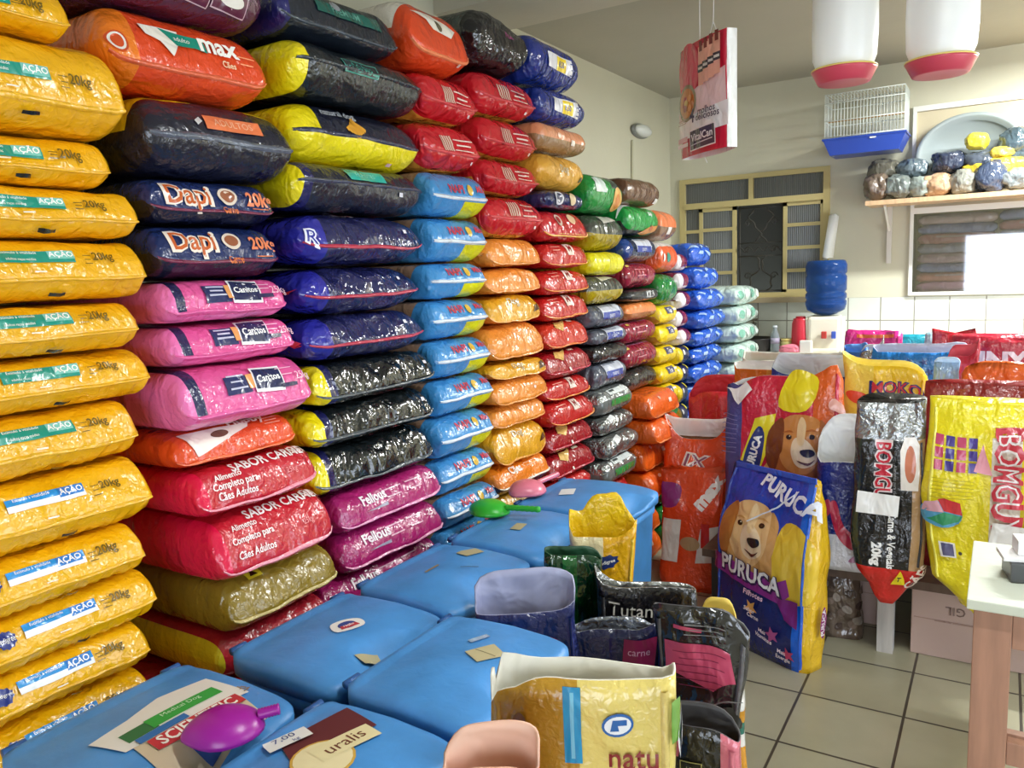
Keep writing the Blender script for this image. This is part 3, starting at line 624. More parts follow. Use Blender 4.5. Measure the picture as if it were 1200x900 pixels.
# window in the back wall
def window():
    F0 = M('#c4b47c', 'paint'); y0 = YB - .02; y1 = YB + .03
    fr = MB().mat(F0)
    def X(px, py=280): return at_y(px, py, YB).x
    def Z(py, px=885): return at_y(px, py, YB).z
    t = .045
    fr.box((WX0 + t, y0, WZ1 - t * .8), (WX1 - t, y1, WZ1)).box((WX0 + t, y0, WZ0), (WX1 - t, y1, WZ0 + t * .8)).box((WX0, y0, WZ0), (WX0 + t, y1, WZ1)).box((WX1 - t, y0, WZ0), (WX1, y1, WZ1))
    zt = Z(233, 885); fr.box((WX0 + t, y0 - .01, zt - .045), (WX1 - t, y1, zt))
    fr.box((X(878, 225), y0, zt), (X(883, 225), y1, WZ1 - t * .8))
    sill = MB().mat(M('#b8a888', 'paint')).box((WX0 - .02, YB - .06, WZ0 - .04), (WX1 + .02, YB + .01, WZ0))
    o = fr.build('window_1', kind='structure')
    sill.build('window_sill', o)
    zb = WZ0 + .03; zt2 = zt - .045
    # fixed left part and two sashes
    def sash(xa, xb, rows, nm, yy):
        s = MB().mat(F0); w_ = .028
        s.box((xa, yy - .012, zb), (xa + w_, yy + .012, zt2)).box((xb - w_, yy - .012, zb), (xb, yy + .012, zt2)).box((xa, yy - .012, zt2 - w_), (xb, yy + .012, zt2)).box((xa, yy - .012, zb), (xb, yy + .012, zb + w_))
        for r in rows:
            z = zb + (zt2 - zb) * r; s.box((xa, yy - .014, z - .013), (xb, yy + .014, z + .013))
        so = s.build('window_sash', o)
        g = MB().mat(M('#6c706e', 'ribglass')).box((xa + .01, yy + .002, zb + .01), (xb - .01, yy + .006, zt2 - .01)); g.build('pane', so)
    sash(X(820), X(863), (.25, .5, .75), 'left', YB + .0)
    sash(X(918), X(966), (.25, .5, .75), 'right', YB + .0)
    MB().mat(M('#606462', 'ribglass')).box((WX0 + .02, YB + .01, zb), (X(820), YB + .014, zt2)).box((WX0 + .02, YB + .01, zt), (WX1 - .02, YB + .014, WZ1 - .02)).build('pane', o)
    MB().mat(F0).box((WX0 + .03, YB - .012, (zb + zt2) / 2 + .15), (X(820), YB + .012, (zb + zt2) / 2 + .175)).build('glazing_bar', o)
    # wrought iron grille in the open middle
    g = MB().mat(M('#3c382e', 'paint')); xa, xb = X(864), X(917); xm = (xa + xb) / 2; zm = (zb + zt2) / 2; yy = YB + .035
    for x in (xa + .01, xb - .01): g.tube([(x, yy, zb), (x, yy, zt2)], .006, 6)
    for z in (zb + .02, zm - .05, zm + .05, zt2 - .02): g.tube([(xa, yy, z), (xb, yy, z)], .006, 6)
    for sx in (-1, 1):
        for (z0, z1) in ((zb + .02, zm - .05), (zm + .05, zt2 - .02)):
            pts = []
            for i in range(17):
                a = i / 16; pts.append((xm + sx * (.045 + .04 * sin(a * 2 * PI) * (1 if z0 < zm else -1) + .012 * sin(a * 6 * PI)), yy, z0 + (z1 - z0) * a))
            g.tube(pts, .007, 6)
        for k in range(3):
            c = (xm + sx * .1, zb + (zt2 - zb) * (.2 + .3 * k)); g.tube([(c[0] + .03 * cos(t) * (1 - t / 9), yy, c[1] + .03 * sin(t) * (1 - t / 9)) for t in [j * .6 for j in range(13)]], .005, 6)
    g.tube([(xa + (xb - xa) * i / 24, yy, zm + .02 * sin(i * 1.3)) for i in range(25)], .006, 6)
    g.build('grille', o, smooth=True)
window()
struct(MB().mat(M('#4c4a40', 'paint')).box((WX0 - .3, YB + .55, WZ0 - .3), (WX1 + .3, YB + .6, WZ1 + .3)).box((WX0 - .3, YB + .15, WZ1 + .2), (WX1 + .3, YB + .55, WZ1 + .25))
       .box((WX0 - .35, YB + .15, WZ0 - .3), (WX0 - .3, YB + .6, WZ1 + .3)).box((WX1 + .3, YB + .15, WZ0 - .3), (WX1 + .35, YB + .6, WZ1 + .3)), 'dark_void_box')  # added dark box standing in for the darkness behind the grille

exec_later = []
# ------------------------------------------------------------------ the stacks along the left wall
stack(0, .47, 1.075, 85, [-15, 45, 158, 217, 279, 355, 417, 481, 556, 639, 704, 767, 828, 890],
      ['yt'] * 8 + ['yb'] * 5, 'yb', {0: dict(r=-.1), 1: dict(r=-.02, dx=.03), 2: dict(r=-.04), 5: dict(r=-.03), 7: dict(r=-.05), 8: dict(r=-.03), 9: dict(r=-.07), 10: dict(r=-.05), 11: dict(r=-.08), 12: dict(r=-.09)})
stack(1, 1.10, 1.50, 262, [-50, 26, 118, 210, 263, 326, 378, 428, 500, 545, 604, 687, 752, 815],
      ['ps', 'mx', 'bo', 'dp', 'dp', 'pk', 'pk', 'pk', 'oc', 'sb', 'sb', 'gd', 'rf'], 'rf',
      {0: dict(l=-.06, r=-.03), 1: dict(l=-.06, r=-.02), 2: dict(r=.03, dx=.02), 3: dict(r=-.03), 4: dict(r=-.03), 5: dict(r=-.03), 6: dict(r=-.01), 7: dict(dx=.05, r=.0, l=-.0), 8: dict(r=-.02), 9: dict(dx=.04, l=.01, r=-.0), 10: dict(dx=.06, r=.03, l=.04), 11: dict(dx=.03, l=.07, r=.055), 12: dict(l=.07, r=.05)})
stack(2, 1.53, 2.09, 415, [-6, 58, 122, 191, 249, 311, 368, 423, 472, 522, 580, 627, 678],
      ['bg', 'by', 'yk', 'bt', 'pr', 'pu', 'pu', 'br', 'br', 'br', 'mg', 'mg'], 'mg', {0: dict(r=-.08), 1: dict(dx=.02), 4: dict(r=-.02), 5: dict(r=-.04), 6: dict(r=-.02), 7: dict(l=-.01), 8: dict(l=-.01), 9: dict(l=.0), 10: dict(l=.05), 11: dict(l=.07)})
stack(3, 2.10, 2.44, 530, [4, 84, 141, 200, 253, 307, 351, 399, 446, 490, 541, 586, 624],
      ['ow', 'rg', 'rg'] + ['lb'] * 9, 'lb', {0: dict(l=-.03, r=-.03)}, nx=26)
stack(4, 2.45, 2.86, 607, [20, 88, 138, 186, 229, 278, 313, 345, 379, 423, 443, 474, 500, 545, 580],
      ['ck', 'rg', 'rg', 'rg', 'rg', 'or', 'or', 'go', 'or', 'go', 'or', 'or', 'go', 'ob'], 'go', {0: dict(l=-.03, r=-.06)}, nx=24)
stack(5, 2.87, 3.29, 668, [50, 106, 147, 179, 224, 246, 284, 315, 345, 376, 410, 444, 469, 499, 530, 562, 590],
      ['bs', 'bs', 'bx', 'gf', 'db', 'rt', 'rl', 'rl', 'rl', 'ro', 'rd', 'rl', 'rl', 'rd', 'rd', 'rr'], 'rd', {0: dict(l=-.05, r=-.04), 3: dict(l=-.01), 4: dict(r=-.05)}, nx=24)
stack(6, 3.30, 3.68, 712, [203, 250, 294, 323, 357, 385, 404, 425, 456, 487, 510, 537, 568, 600],
      ['gt', 'gg', 'yl', 'gg', 'gb', 'gb', 'dk', 'gb', 'gs', 'sv', 'sv', 'gs', 'rr'], 'ol', {0: dict(r=-.02), 8: dict(dx=.03), 9: dict(dx=.03), 10: dict(dx=.06), 11: dict(dx=.05)}, nx=20)
stack(7, 3.69, 4.12, 755, [208, 240, 277, 307, 338, 353, 375, 402, 432, 458, 487, 515, 548, 577, 605],
      ['bn', 'gw', 'bl', 'mr', 'dw', 'om', 'mr', 'mr', 'dk', 'ol', 'ol', 'ol', 'ol', 'rr'], 'ol', {0: dict(r=.0), 9: dict(dx=.12), 10: dict(dx=.14), 11: dict(dx=.08), 12: dict(dx=.12)}, nx=20)
stack(8, 4.13, 4.42, 786, [245, 282, 320, 357, 380, 404, 427, 450, 474, 495], ['bq', 'wo', 'gr', 'ys', 'ys', 'ys', 'ys', 'ys', 'gs'], 'gr', {}, nx=18)
stack(9, 4.43, 4.62, 806, [296, 318, 340, 362, 384, 404, 426, 448], ['mw', 'mw', 'mw', 'mw', 'mw', 'yu', 'yu'], 'yu', {}, nx=14)
stack(10, 4.63, 5.2, 828, [284, 312, 338, 362, 384, 404, 424, 446], ['ba'] * 7, 'ba', {0: dict(r=-.2, dx=.02), 1: dict(r=-.1, dx=.04), 2: dict(dx=.06, r=-.05), 3: dict(dx=.06), 4: dict(dx=.04), 5: dict(dx=.03), 6: dict(dx=.03)}, nx=18, step=.16)
stack(11, 5.21, 5.72, 853, [335, 358, 380, 402, 424, 446], ['tr'] * 5, 'tr', {i: dict(dx=.13) for i in range(12)}, nx=16, step=.16)
#@@PART2
# ------------------------------------------------------------------ cabinet niche in the back wall with packed goods behind glass
CX0, CX1, CZ0, CZ1 = NX0, NX1, NZ0, NZ1
ZS = at_y(1120, 232, YB).z                                     # shelf height
nb = MB().mat(M('#cdbf9c', 'paint')).box((CX0 - .03, YB + .42, CZ0 - .03), (CX1 + .03, YB + .46, CZ1 + .03)).box((CX0 - .04, YB + .15, CZ0 - .03), (CX0, YB + .42, CZ1 + .03)).box((CX1, YB + .15, CZ0 - .03), (CX1 + .04, YB + .42, CZ1 + .03))
nb.box((CX0, YB + .15, CZ1), (CX1, YB + .42, CZ1 + .03)).box((CX0, YB + .1, CZ0 - .03), (CX1, YB + .42, CZ0 - .0))
struct(nb, 'trim_3')
fr = MB().mat(M('#e8e8e2', 'plastic')); t = .022
fr.box((CX0, YB - .03, CZ0), (CX0 + t, YB + .0, CZ1)).box((CX1 - t, YB - .03, CZ0), (CX1, YB + .0, CZ1)).box((CX0 + t, YB - .03, CZ0), (CX1 - t, YB, CZ0 + t)).box((CX0 + t, YB - .03, CZ1 - t * 1.6), (CX1 - t, YB, CZ1)).box((CX0 + t, YB - .028, ZS - .09), (CX1 - t, YB - .002, ZS - .05))
wf = struct(fr, 'window_2')
MB().mat(M('#dfe8ea', 'glass')).box((CX0 + t, YB - .018, CZ0 + t), (CX1 - t, YB - .012, ZS - .09)).build('pane', wf)
MB().mat(M('#cfc3a4', 'paint')).box((CX0 + t, YB - .012, ZS - .05), (CX1 - t, YB + .0, CZ1 - t * 1.6)).build('board_panel', wf)
cols = ['#6c4c5c', '#8a7080', '#4c5c90', '#8c5448', '#6c7088', '#a08c90', '#485890', '#8a4c54']
r2 = random.Random(3)
nrow = 8; rh = (ZS - .1 - CZ0 - t) / nrow
for r in range(nrow):
    for c in range(3):
        wd = (CX1 - CX0 - .1) / 3; x = CX0 + .04 + wd * (c + .5); z = CZ0 + t + rh * (r + .5)
        b = Lie(wd * .99, .26, rh * 1.16, 12, .006, r2.random() * 40); b.body(None, cols[(r * 3 + c * 5) % 8], 'wrap', nx=10)
        if (r + c) % 2: b.put('#8a7a80', RC(.2, .012), -.1, .2)
        o = mk('wrapped_pack', b.V, b.Fc, b.mats, b.fm, label='dark plastic wrapped pack behind the glass, %s layer from below, %s column' % (('bottom', 'second', 'third', 'fourth', 'fifth', 'sixth', 'seventh', 'eighth')[r], ('left', 'middle', 'right')[c]),
               cat='pack', group='wrapped packs behind the glass')
        o.location = (x, YB + .16, z)

# shelf with its bracket and the wrapped bundles on it
s0 = at_y(1018, 234, YB - .2).x
sh = MB().mat(M('#d8b48c', 'wood')).box((s0, YB - .36, ZS - .03), (CX1 + .1, YB - .035, ZS)).build('wall_shelf', label='pale wooden shelf on the back wall below the grey tub', cat='shelf')
MB().mat(M('#d8d4cc', 'plastic')).box((s0 + .1, YB - .035, ZS - .42), (s0 + .13, YB - .009, ZS - .03)).bar((s0 + .115, YB - .02, ZS - .2), (s0 + .115, YB - .3, ZS - .035), .015, .015).build('bracket', sh)
def blob(name, loc, dims, col, fin, label, cat, group, sd, amp=.25, rot=(0, 0, 0), tail=0):
    bm = bmesh.new(); bmesh.ops.create_icosphere(bm, subdivisions=4, radius=1)
    for v in bm.verts:
        p = v.co.copy(); n = noise.noise(p * 1.6 + Vector((sd, 0, 0))) * amp + noise.noise(p * 4.5 + Vector((0, sd, 0))) * amp * .45
        q = Vector([spow(c, .8) for c in p]) * (1 + n)
        v.co = Vector((q.x * dims[0] / 2, q.y * dims[1] / 2, q.z * dims[2] / 2))
    zz = min(v.co.z for v in bm.verts)
    me = D.meshes.new(name); bm.to_mesh(me); bm.free(); me.materials.append(M(col, fin))
    for p in me.polygons: p.use_smooth = True
    o = D.objects.new(name, me); COL.objects.link(o); o.location = (loc[0], loc[1], loc[2] - (zz if rot == (0, 0, 0) else -dims[2] / 2)); o.rotation_euler = rot
    props(o, label, cat, group)
    if tail:
        kt = MB().mat(M(col, fin)); kt.tube([(dims[0] * .42, 0, 0), (dims[0] * .52, 0, .004), (dims[0] * .62, .01, .012)], [dims[2] * .12, dims[2] * .05, dims[2] * .14], 8); kt.build('twisted_end', o, True)
    return o
BN = [  # px, py of the centre, size px wide, high, colour, description
 (1028, 218, 30, 30, '#6a5c50', 'brown wrapped bundle at the left end of the shelf'), (1052, 222, 30, 26, '#6c7470', 'grey green wrapped bundle beside the leftmost bundle'),
 (1078, 222, 28, 24, '#828c86', 'pale grey wrapped bundle standing left of the tan bundle'), (1098, 221, 34, 24, '#b89878', 'tan wrapped bundle on the front of the shelf'),
 (1128, 221, 30, 26, '#84857c', 'round greyish wrapped bundle right of the tan bundle'), (1160, 216, 34, 34, '#39445a', 'dark blue wrapped bundle at the shelf front'),
 (1192, 221, 30, 24, '#7c8486', 'grey bundle at the right end of the visible shelf')]
for i, (px, py, w_, h_, c, lb) in enumerate(BN):
    p = at_y(px, py, YB - .24); k = .0058
    blob('wrapped_bundle', (p.x, YB - .24, ZS + .001), (w_ * k * .95, .17, h_ * k), c, 'wrap', lb, 'bundle', 'wrapped bundles on the wall shelf', i * 7.3, .22, tail=1)
BN2 = [(1036, 196, 34, 24, '#5c5a50', 'olive grey bundle stacked above the left shelf end'), (1068, 199, 34, 22, '#56646c', 'blue grey bundle stacked left of centre'),
 (1112, 200, 36, 26, '#30384c', 'very dark wrapped bundle stacked in the middle'), (1150, 190, 36, 22, '#48505c', 'dark grey bundle under the short yellow bundle'), (1190, 180, 34, 34, '#44545c', 'dark teal bundle stacked at the right')]
for i, (px, py, w_, h_, c, lb) in enumerate(BN2):
    p = at_y(px, py, YB - .16); k = .0058
    blob('wrapped_bundle', (p.x, YB - .16, ZS + 30 * k * .8 - (0 if i != 4 else -.05)), (w_ * k, .17, h_ * k), c, 'wrap', lb, 'bundle', 'wrapped bundles on the wall shelf', 60 + i * 5.1, .22)
for i, (px, py, w_, h_, c, lb) in enumerate([(1170, 195, 62, 19, '#e6c83c', 'long yellow wrapped bundle lying on the dark bundles'), (1145, 166, 24, 19, '#dccf40', 'small yellow bundle on top of the pile'), (1174, 179, 24, 13, '#e8c850', 'short yellow bundle behind the long one')]):
    p = at_y(px, py, YB - .2); k = .0058
    blob('yellow_bundle', (p.x, YB - .2, p.z - h_ * k / 2), (w_ * k, .13, h_ * k), c, 'bag', lb, 'bundle', 'yellow bundles on the wall shelf', 90 + i * 3, .16)
# grey tub leaning on the wall
tc = at_y(1136, 200, YB - .06); rr = .31
tb = MB().mat(M('#9aa4a4', 'plastic'))
prof = [(rr * .78, .0), (rr * .84, -.0), (rr * .9, .05), (rr, .07), (rr + .012, .075), (rr + .012, .085), (rr - .02, .085), (rr * .86, .03), (.001, .02)]
tb.lathe(prof, 48); o = tb.build('plastic_tub', smooth=True, label='round grey plastic tub standing on edge behind the shelf bundles', cat='tub')
o.location = (tc.x, YB - .02, ZS + rr * .83 + .013); o.rotation_euler = (PI / 2, 0, 0); o.scale = (1, .82, 1)

# ------------------------------------------------------------------ things fixed on the walls
lp = at_x(748, 154, XW); wl = empty('wall_lamp', (XW, lp.y, lp.z), label='small oval bulkhead lamp high on the left wall', cat='lamp')
def oval(nm, col, x0, prof):
    V = []; Fs = []; n = 24
    for (k, x) in prof: V += [(x, .15 * k * cos(2 * PI * i / n), .05 * k * sin(2 * PI * i / n)) for i in range(n)]
    for j in range(len(prof) - 1):
        for i in range(n): Fs.append((j * n + i, j * n + (i + 1) % n, (j + 1) * n + (i + 1) % n, (j + 1) * n + i))
    Fs.append(tuple(range(n)) [::-1]); Fs.append(tuple((len(prof) - 1) * n + i for i in range(n)))
    mk(nm, V, Fs, [M(col, 'plastic')], None, wl)
oval('base', '#7a7c78', 0, [(1, .001), (1.04, .01), (1, .025), (.9, .03)])
oval('cover', '#dce0dc', 0, [(.88, .03), (.88, .04), (.75, .06), (.4, .075), (.05, .08)])

# hanging two-sided card
class Flat(Printed):
    def __init__(s, w_, h_, bow=0): s.w, s.h, s.bow = w_, h_, bow; s.start()
    def at(s, X, Y): return Vector((X, -s.bow * (1 - (2 * X / s.w) ** 2), Y))
    def org(s, cx, cy): return cx * s.w / 2, cy * s.h / 2
def face_q(a, b): return math.atan2(b.y - a.y, b.x - a.x)
O3 = Vector((0, 0, CAMZ))
pL = O3 + ray(798, 123) * (3.4 / F); pR = O3 + ray(852, 105) * (3.07 / F)
wd = (Vector((pR.x, pR.y)) - Vector((pL.x, pL.y))).length; hh = .445
fl = Flat(wd, hh, .02); n = 16; V = []; Fs = []; fm = []
for side, bow in ((0, -.02), (1, .03)):
    for i in range(n + 1):
        x = -wd / 2 + wd * i / n
        for z in (-hh / 2, 0, hh / 2): V.append(Vector((x, bow * (1 - (2 * x / wd) ** 2) + (.045 if side else 0), z)))
N1 = 3 * (n + 1)
for i in range(n):
    for k in range(2):
        a = 3 * i + k; Fs.append((a, a + 3, a + 4, a + 1)); fm.append(0); Fs.append((N1 + a, N1 + a + 1, N1 + a + 4, N1 + a + 3)); fm.append(1)
for k in range(2): a = 3 * n + k; Fs.append((a, N1 + a, N1 + a + 1, a + 1)); fm.append(1); Fs.append((k, k + 1, N1 + k + 1, N1 + k)); fm.append(1)
fl.V = V; fl.Fc = Fs; fl.fm = fm; fl.mats = [M('#c81e3c', 'print'), M('#f2f2f0', 'print')]
fl.put('#d8485c', EL(.2, .22), -.5, .55); fl.put('#e8c8c8', PG((-.2, .0), (-.08, .06), (.16, .12), (.17, -.09), (-.19, -.09)), .05, -.15)
fl.put('#f0eeee', PG((-.185, -.01), (.185, .02), (.185, -.075), (-.185, -.09)), .0, -.28)
fl.put('#8a7a50', EL(.17, .15), -.55, -.02); fl.put('#c87830', EL(.14, .12), -.55, -.02)
for k in range(9): fl.put(('#d8a848', '#a83020', '#e09850')[k % 3], EL(.035, .028), -.55 + .22 * cos(k * 2.4) * (k % 3) / 2, -.02 + .2 * sin(k * 2.4) * (k % 3) / 2)
for k in range(4):
    fl.put('#e8a890', RC(.035, .15), .18 + .2 * k, .52 + .03 * k); fl.put('#7a2a24', RC(.02, .04), .18 + .2 * k, .86 + .02 * k); fl.put('#3a3038', RC(.04, .03), .18 + .2 * k, .48 + .03 * k); fl.put('#d8d0c8', RC(.03, .01), .18 + .2 * k, .48 + .03 * k)
fl.put('#3a2a48', TX('4', .055, .02), -.14, -.32); fl.put('#3a2a48', TX('molhos', .027, .012), .42, -.27); fl.put('#3a2a48', TX('deliciosos', .027, .012), .45, -.37); lines(fl, '#b09080', -.62, -.33, .08, 3, .035, .003)
fl.put('#f0ece8', PG((-.02, -.004), (.04, .0), (.04, .01), (.0, .012)), .45, -.52)
fl.put('#f0e8ea', RC(.17, .085), .28, -.74, .05); fl.put('#3a2c44', RC(.16, .075), .28, -.74, .05); fl.put('#e8e4e8', TX('VitalCan', .03, .02), .28, -.71, .05); fl.put('#d0c8d0', RC(.14, .004), .28, -.82, .08)
fl.put('#d8a0a8', RC(.09, .02), -.55, -.7); fl.put('#e8d8d8', RC(.1, .016), -.55, -.8)
o = mk('hanging_card', fl.V, fl.Fc, fl.mats, fl.fm, label='red and white advertising card hanging from the ceiling on threads', cat='sign')
o.location = ((pL.x + pR.x) / 2, (pL.y + pR.y) / 2, (pL.z + pR.z) / 2); o.rotation_euler = (0, 0, face_q(pL, pR))
zc = ZC - o.location.z
MB().mat(M('#e8e8e8', 'plastic')).tube([(-.02, .0, hh / 2), (-.02, 0, zc)], .0015, 5).tube([(.05, .0, hh / 2), (.08, 0, hh / 2 + .05), (.1, 0, zc)], .0015, 5).tube([(.11, 0, hh / 2), (.08, 0, hh / 2 + .05)], .0015, 5).tube([(.0, 0, -hh / 2), (.03, 0, -hh / 2 - .04)], .0015, 5).build('hanging_thread', o)

# two poultry drinkers hanging from the ceiling
for i, (px, py, rz, lb) in enumerate(((989, 92, 0, 'white jar poultry drinker with pink tray, left one of two hanging'), (1102, 82, .3, 'white jar poultry drinker with pink tray, right one of two hanging'))):
    p = at_y(px, py, 3.6); e = empty('poultry_drinker', (p.x, p.y, p.z - .02), rz, label=lb, cat='drinker', group='drinkers hanging from the ceiling')
    MB().mat(M('#c8485e', 'plastic')).lathe([(.085, .0), (.1, .002), (.122, .045), (.126, .052), (.12, .052), (.1, .02), (.001, .02)], 40).build('tray', e, True)
    MB().mat(M('#e0cc70', 'plastic')).lathe([(.121, .052), (.127, .052), (.127, .058), (.121, .058)], 40).build('tray_rim', e, True)
    MB().mat(M('#f4f6f6', 'plastic')).lathe([(.08, .022), (.105, .055), (.122, .1), (.126, .2), (.124, .36), (.11, .44), (.06, .48), (.03, .5), (.001, .5)], 40).build('jar', e, True)
    MB().mat(M('#d8d8d8', 'metal')).tube([(0, 0, .5), (0, 0, ZC - p.z + .02)], .003, 6).build('hanging_wire', e)

# bird cage on the back wall
ca = at_y(965, 178, YB - .3); cb = at_y(1061, 168, YB - .3); cw = cb.x - ca.x; cz = (ca.z + cb.z) / 2 - .03
ch = at_y(1010, 106, YB - .3).z - cz; cg = empty('bird_cage', ((ca.x + cb.x) / 2, YB - .18, cz), label='white wire bird cage with blue tray hanging on the back wall', cat='cage')
m = MB().mat(M('#2c4cae', 'plastic'))
V = []
for (k, z) in ((.84, 0), (1, .1), (1.03, .1), (1.03, .112), (.97, .112), (.8, .01)):
    V += [(sx * cw / 2 * k, sy * .14 * k, z) for sx, sy in ((-1, -1), (1, -1), (1, 1), (-1, 1))]
Fs = [(3, 2, 1, 0)] + [(4 * j + k, 4 * j + (k + 1) % 4, 4 * j + 4 + (k + 1) % 4, 4 * j + 4 + k) for j in range(5) for k in range(4)] + [(20, 21, 22, 23)]
m.add(V, Fs).mat(M('#e8ecf4', 'print')).box((-.02 + .06, -.1445, .085), (.02 + .06, -.143, .095)); m.build('tray', cg)
m = MB().mat(M('#e4ebe6', 'plastic')); hx, hy = cw / 2 * .97, .13; z0, z1 = .11, ch
for i in range(25):
    x = -hx + 2 * hx * i / 24
    for y in (-hy, hy): m.tube([(x, y, z0), (x, y, z1)], .0022, 5)
    m.tube([(x, -hy, z1), (x, hy, z1)], .0022, 5)
for i in range(1, 8):
    y = -hy + 2 * hy * i / 8
    for x in (-hx, hx): m.tube([(x, y, z0), (x, y, z1)], .0022, 5)
for z in (z0 + .01, z0 + (z1 - z0) * .4, z0 + (z1 - z0) * .8, z1):
    m.tube([(-hx, -hy, z), (hx, -hy, z), (hx, hy, z), (-hx, hy, z), (-hx, -hy, z)], .0035, 6)
m.build('wire_cage', cg, True)
MB().mat(M('#c8a060', 'wood')).tube([(-hx, 0, z0 + (z1 - z0) * .45), (hx, 0, z0 + (z1 - z0) * .45)], .006, 8).build('perch', cg)

# ------------------------------------------------------------------ counter at the back wall and what stands on it
ct = MB().mat(M('#d8d2c2', 'paint')).box((-1.55, 5.62, .93), (1.4, YB - .012, .965)).mat(M('#bfb8a8', 'paint')).box((-1.5, 5.7, .0), (-1.42, YB - .02, .93)).box((-.1, 5.7, 0), (-.02, YB - .02, .93)).box((1.25, 5.7, 0), (1.33, YB - .02, .93))
ct.build('counter', label='long pale counter along the tiled back wall', cat='counter')
ZK = .966
def P(px, Y): q = at_y(px, 400, Y); return q.x, Y
x, y = P(967, 5.92)
wd_ = empty('water_dispenser', (x, y, ZK), .1, label='cream water dispenser on the counter under the blue bottle', cat='dispenser')
MB().mat(M('#ebe6d2', 'plastic')).box((-.105, -.12, 0), (.105, .12, .25), .02).box((-.1, -.155, .0), (.1, -.12, .03), .01).box((-.125, -.1, .0), (-.1, .1, .24), .01).box((.1, -.1, 0), (.125, .1, .24), .01).build('body', wd_)
MB().mat(M('#b83a34', 'plastic')).box((-.015, -.16, .1), (.02, -.13, .15), .006).build('red_tap', wd_); MB().mat(M('#3a58b8', 'plastic')).box((.05, -.16, .1), (.08, -.13, .15), .006).build('blue_tap', wd_)
jg = MB().mat(M('#2c56a4', 'translucent')); rj = .137
jg.lathe([(.03, .0), (.07, .01), (.125, .04), (rj, .08), (rj, .1), (.128, .112), (rj, .125), (rj, .15), (.126, .165), (rj, .18), (rj, .27), (.126, .285), (rj, .3), (rj, .35), (.125, .38), (.11, .385), (.001, .375)], 36)
o = jg.build('water_bottle', smooth=True, label='large blue water bottle upside down on the cream dispenser', cat='bottle'); o.location = (x, y, ZK + .252)
q0 = at_y(967, 305, YB - .09); q1 = at_y(974, 253, YB - .09)
o = MB().mat(M('#eef0ee', 'plastic')).tube([(0, 0, 0), (.012, 0, .02), (.05, 0, (q1.z - q0.z) + .0), (.052, 0, (q1.z - q0.z) + .015)], [.034, .038, .034, .01], 20).build('cup_tube', smooth=True, label='white plastic cup tube slanting on the wall above the bottle', cat='cup dispenser'); o.location = (q0.x, YB - .06, q0.z)
MB().mat(M('#c8c8c8', 'plastic')).box((.0, .03, .1), (.04, .055, .16)).build('wall_clip', o)
x, y = P(938, 5.85)
th = MB().mat(M('#c4283a', 'plastic')).lathe([(.001, 0), (.062, 0), (.065, .01), (.058, .2), (.05, .225), (.05, .235), (.001, .24)], 28).build('thermos', smooth=True, label='red tapered flask standing left of the water dispenser', cat='flask'); th.location = (x, y, ZK)
MB().mat(M('#a81c2c', 'plastic')).lathe([(.001, .235), (.035, .235), (.033, .25), (.001, .252)], 20).build('lid', th, True)
x, y = P(908, 5.8)
o = MB().mat(M('#b8c4cc', 'translucent')).lathe([(.001, 0), (.03, 0), (.032, .01), (.03, .05), (.032, .06), (.03, .12), (.014, .16), (.014, .172), (.001, .172)], 24).build('plastic_bottle', smooth=True, label='small clear plastic bottle on the counter by the tap', cat='bottle'); o.location = (x, y, ZK)
MB().mat(M('#c8d0d8', 'plastic')).lathe([(.001, .172), (.016, .172), (.016, .188), (.001, .188)], 16).build('cap', o, True); MB().mat(M('#a8a0b8', 'print')).lathe([(.0325, .06), (.0325, .1)], 24).build('paper_label', o, True)
x, y = P(922, 5.85)
o = MB().mat(M('#b8b070', 'plastic')).lathe([(.001, 0), (.045, 0), (.048, .01), (.048, .07), (.044, .075), (.001, .075)], 24).build('jar', smooth=True, label='small olive jar between the clear bottle and the red flask', cat='jar'); o.location = (x, y, ZK)
MB().mat(M('#d8c878', 'plastic')).lathe([(.001, .075), (.046, .075), (.046, .092), (.001, .092)], 24).build('lid', o, True)
tp = at_y(885, 379, YB - .01); o = MB().mat(M('#8a8478', 'metal')).tube([(0, 0, 0), (0, -.06, 0), (0, -.09, -.01), (0, -.1, -.05)], .011, 10).tube([(0, -.05, 0), (0, -.05, .035)], .008, 8).box((-.03, -.058, .03), (.03, -.042, .042)).build('water_tap', smooth=True, label='old metal water tap on the tiled back wall', cat='tap'); o.location = tp
x, y = P(882, 5.85)
pt_ = MB().mat(M('#2c2a2a', 'plastic')).lathe([(.001, 0), (.13, 0), (.15, .02), (.155, .09), (.16, .095), (.15, .095), (.14, .03), (.001, .03)], 36).build('cooking_pot', smooth=True, label='wide dark pan on the counter beside the green packs', cat='pot'); pt_.location = (x, y, ZK)
MB().mat(M('#1c1a1a', 'plastic')).bar((.15, 0, .08), (.24, -.03, .085), .02, .012).build('handle', pt_)
x, y = P(925, 5.72)
o = blob('pink_cloth', (x, y, ZK), (.14, .1, .06), '#d8788c', 'matt', 'crumpled pink cloth lying in front of the olive jar', 'cloth', None, 3.3, .25)
x, y = P(950, 5.74)
o = MB().mat(M('#e8e6e0', 'plastic')).box((-.04, -.03, 0), (.04, .03, .09), .008).build('plastic_cup', label='square white cup standing before the water dispenser', cat='cup'); o.location = (x - .03, y, ZK)

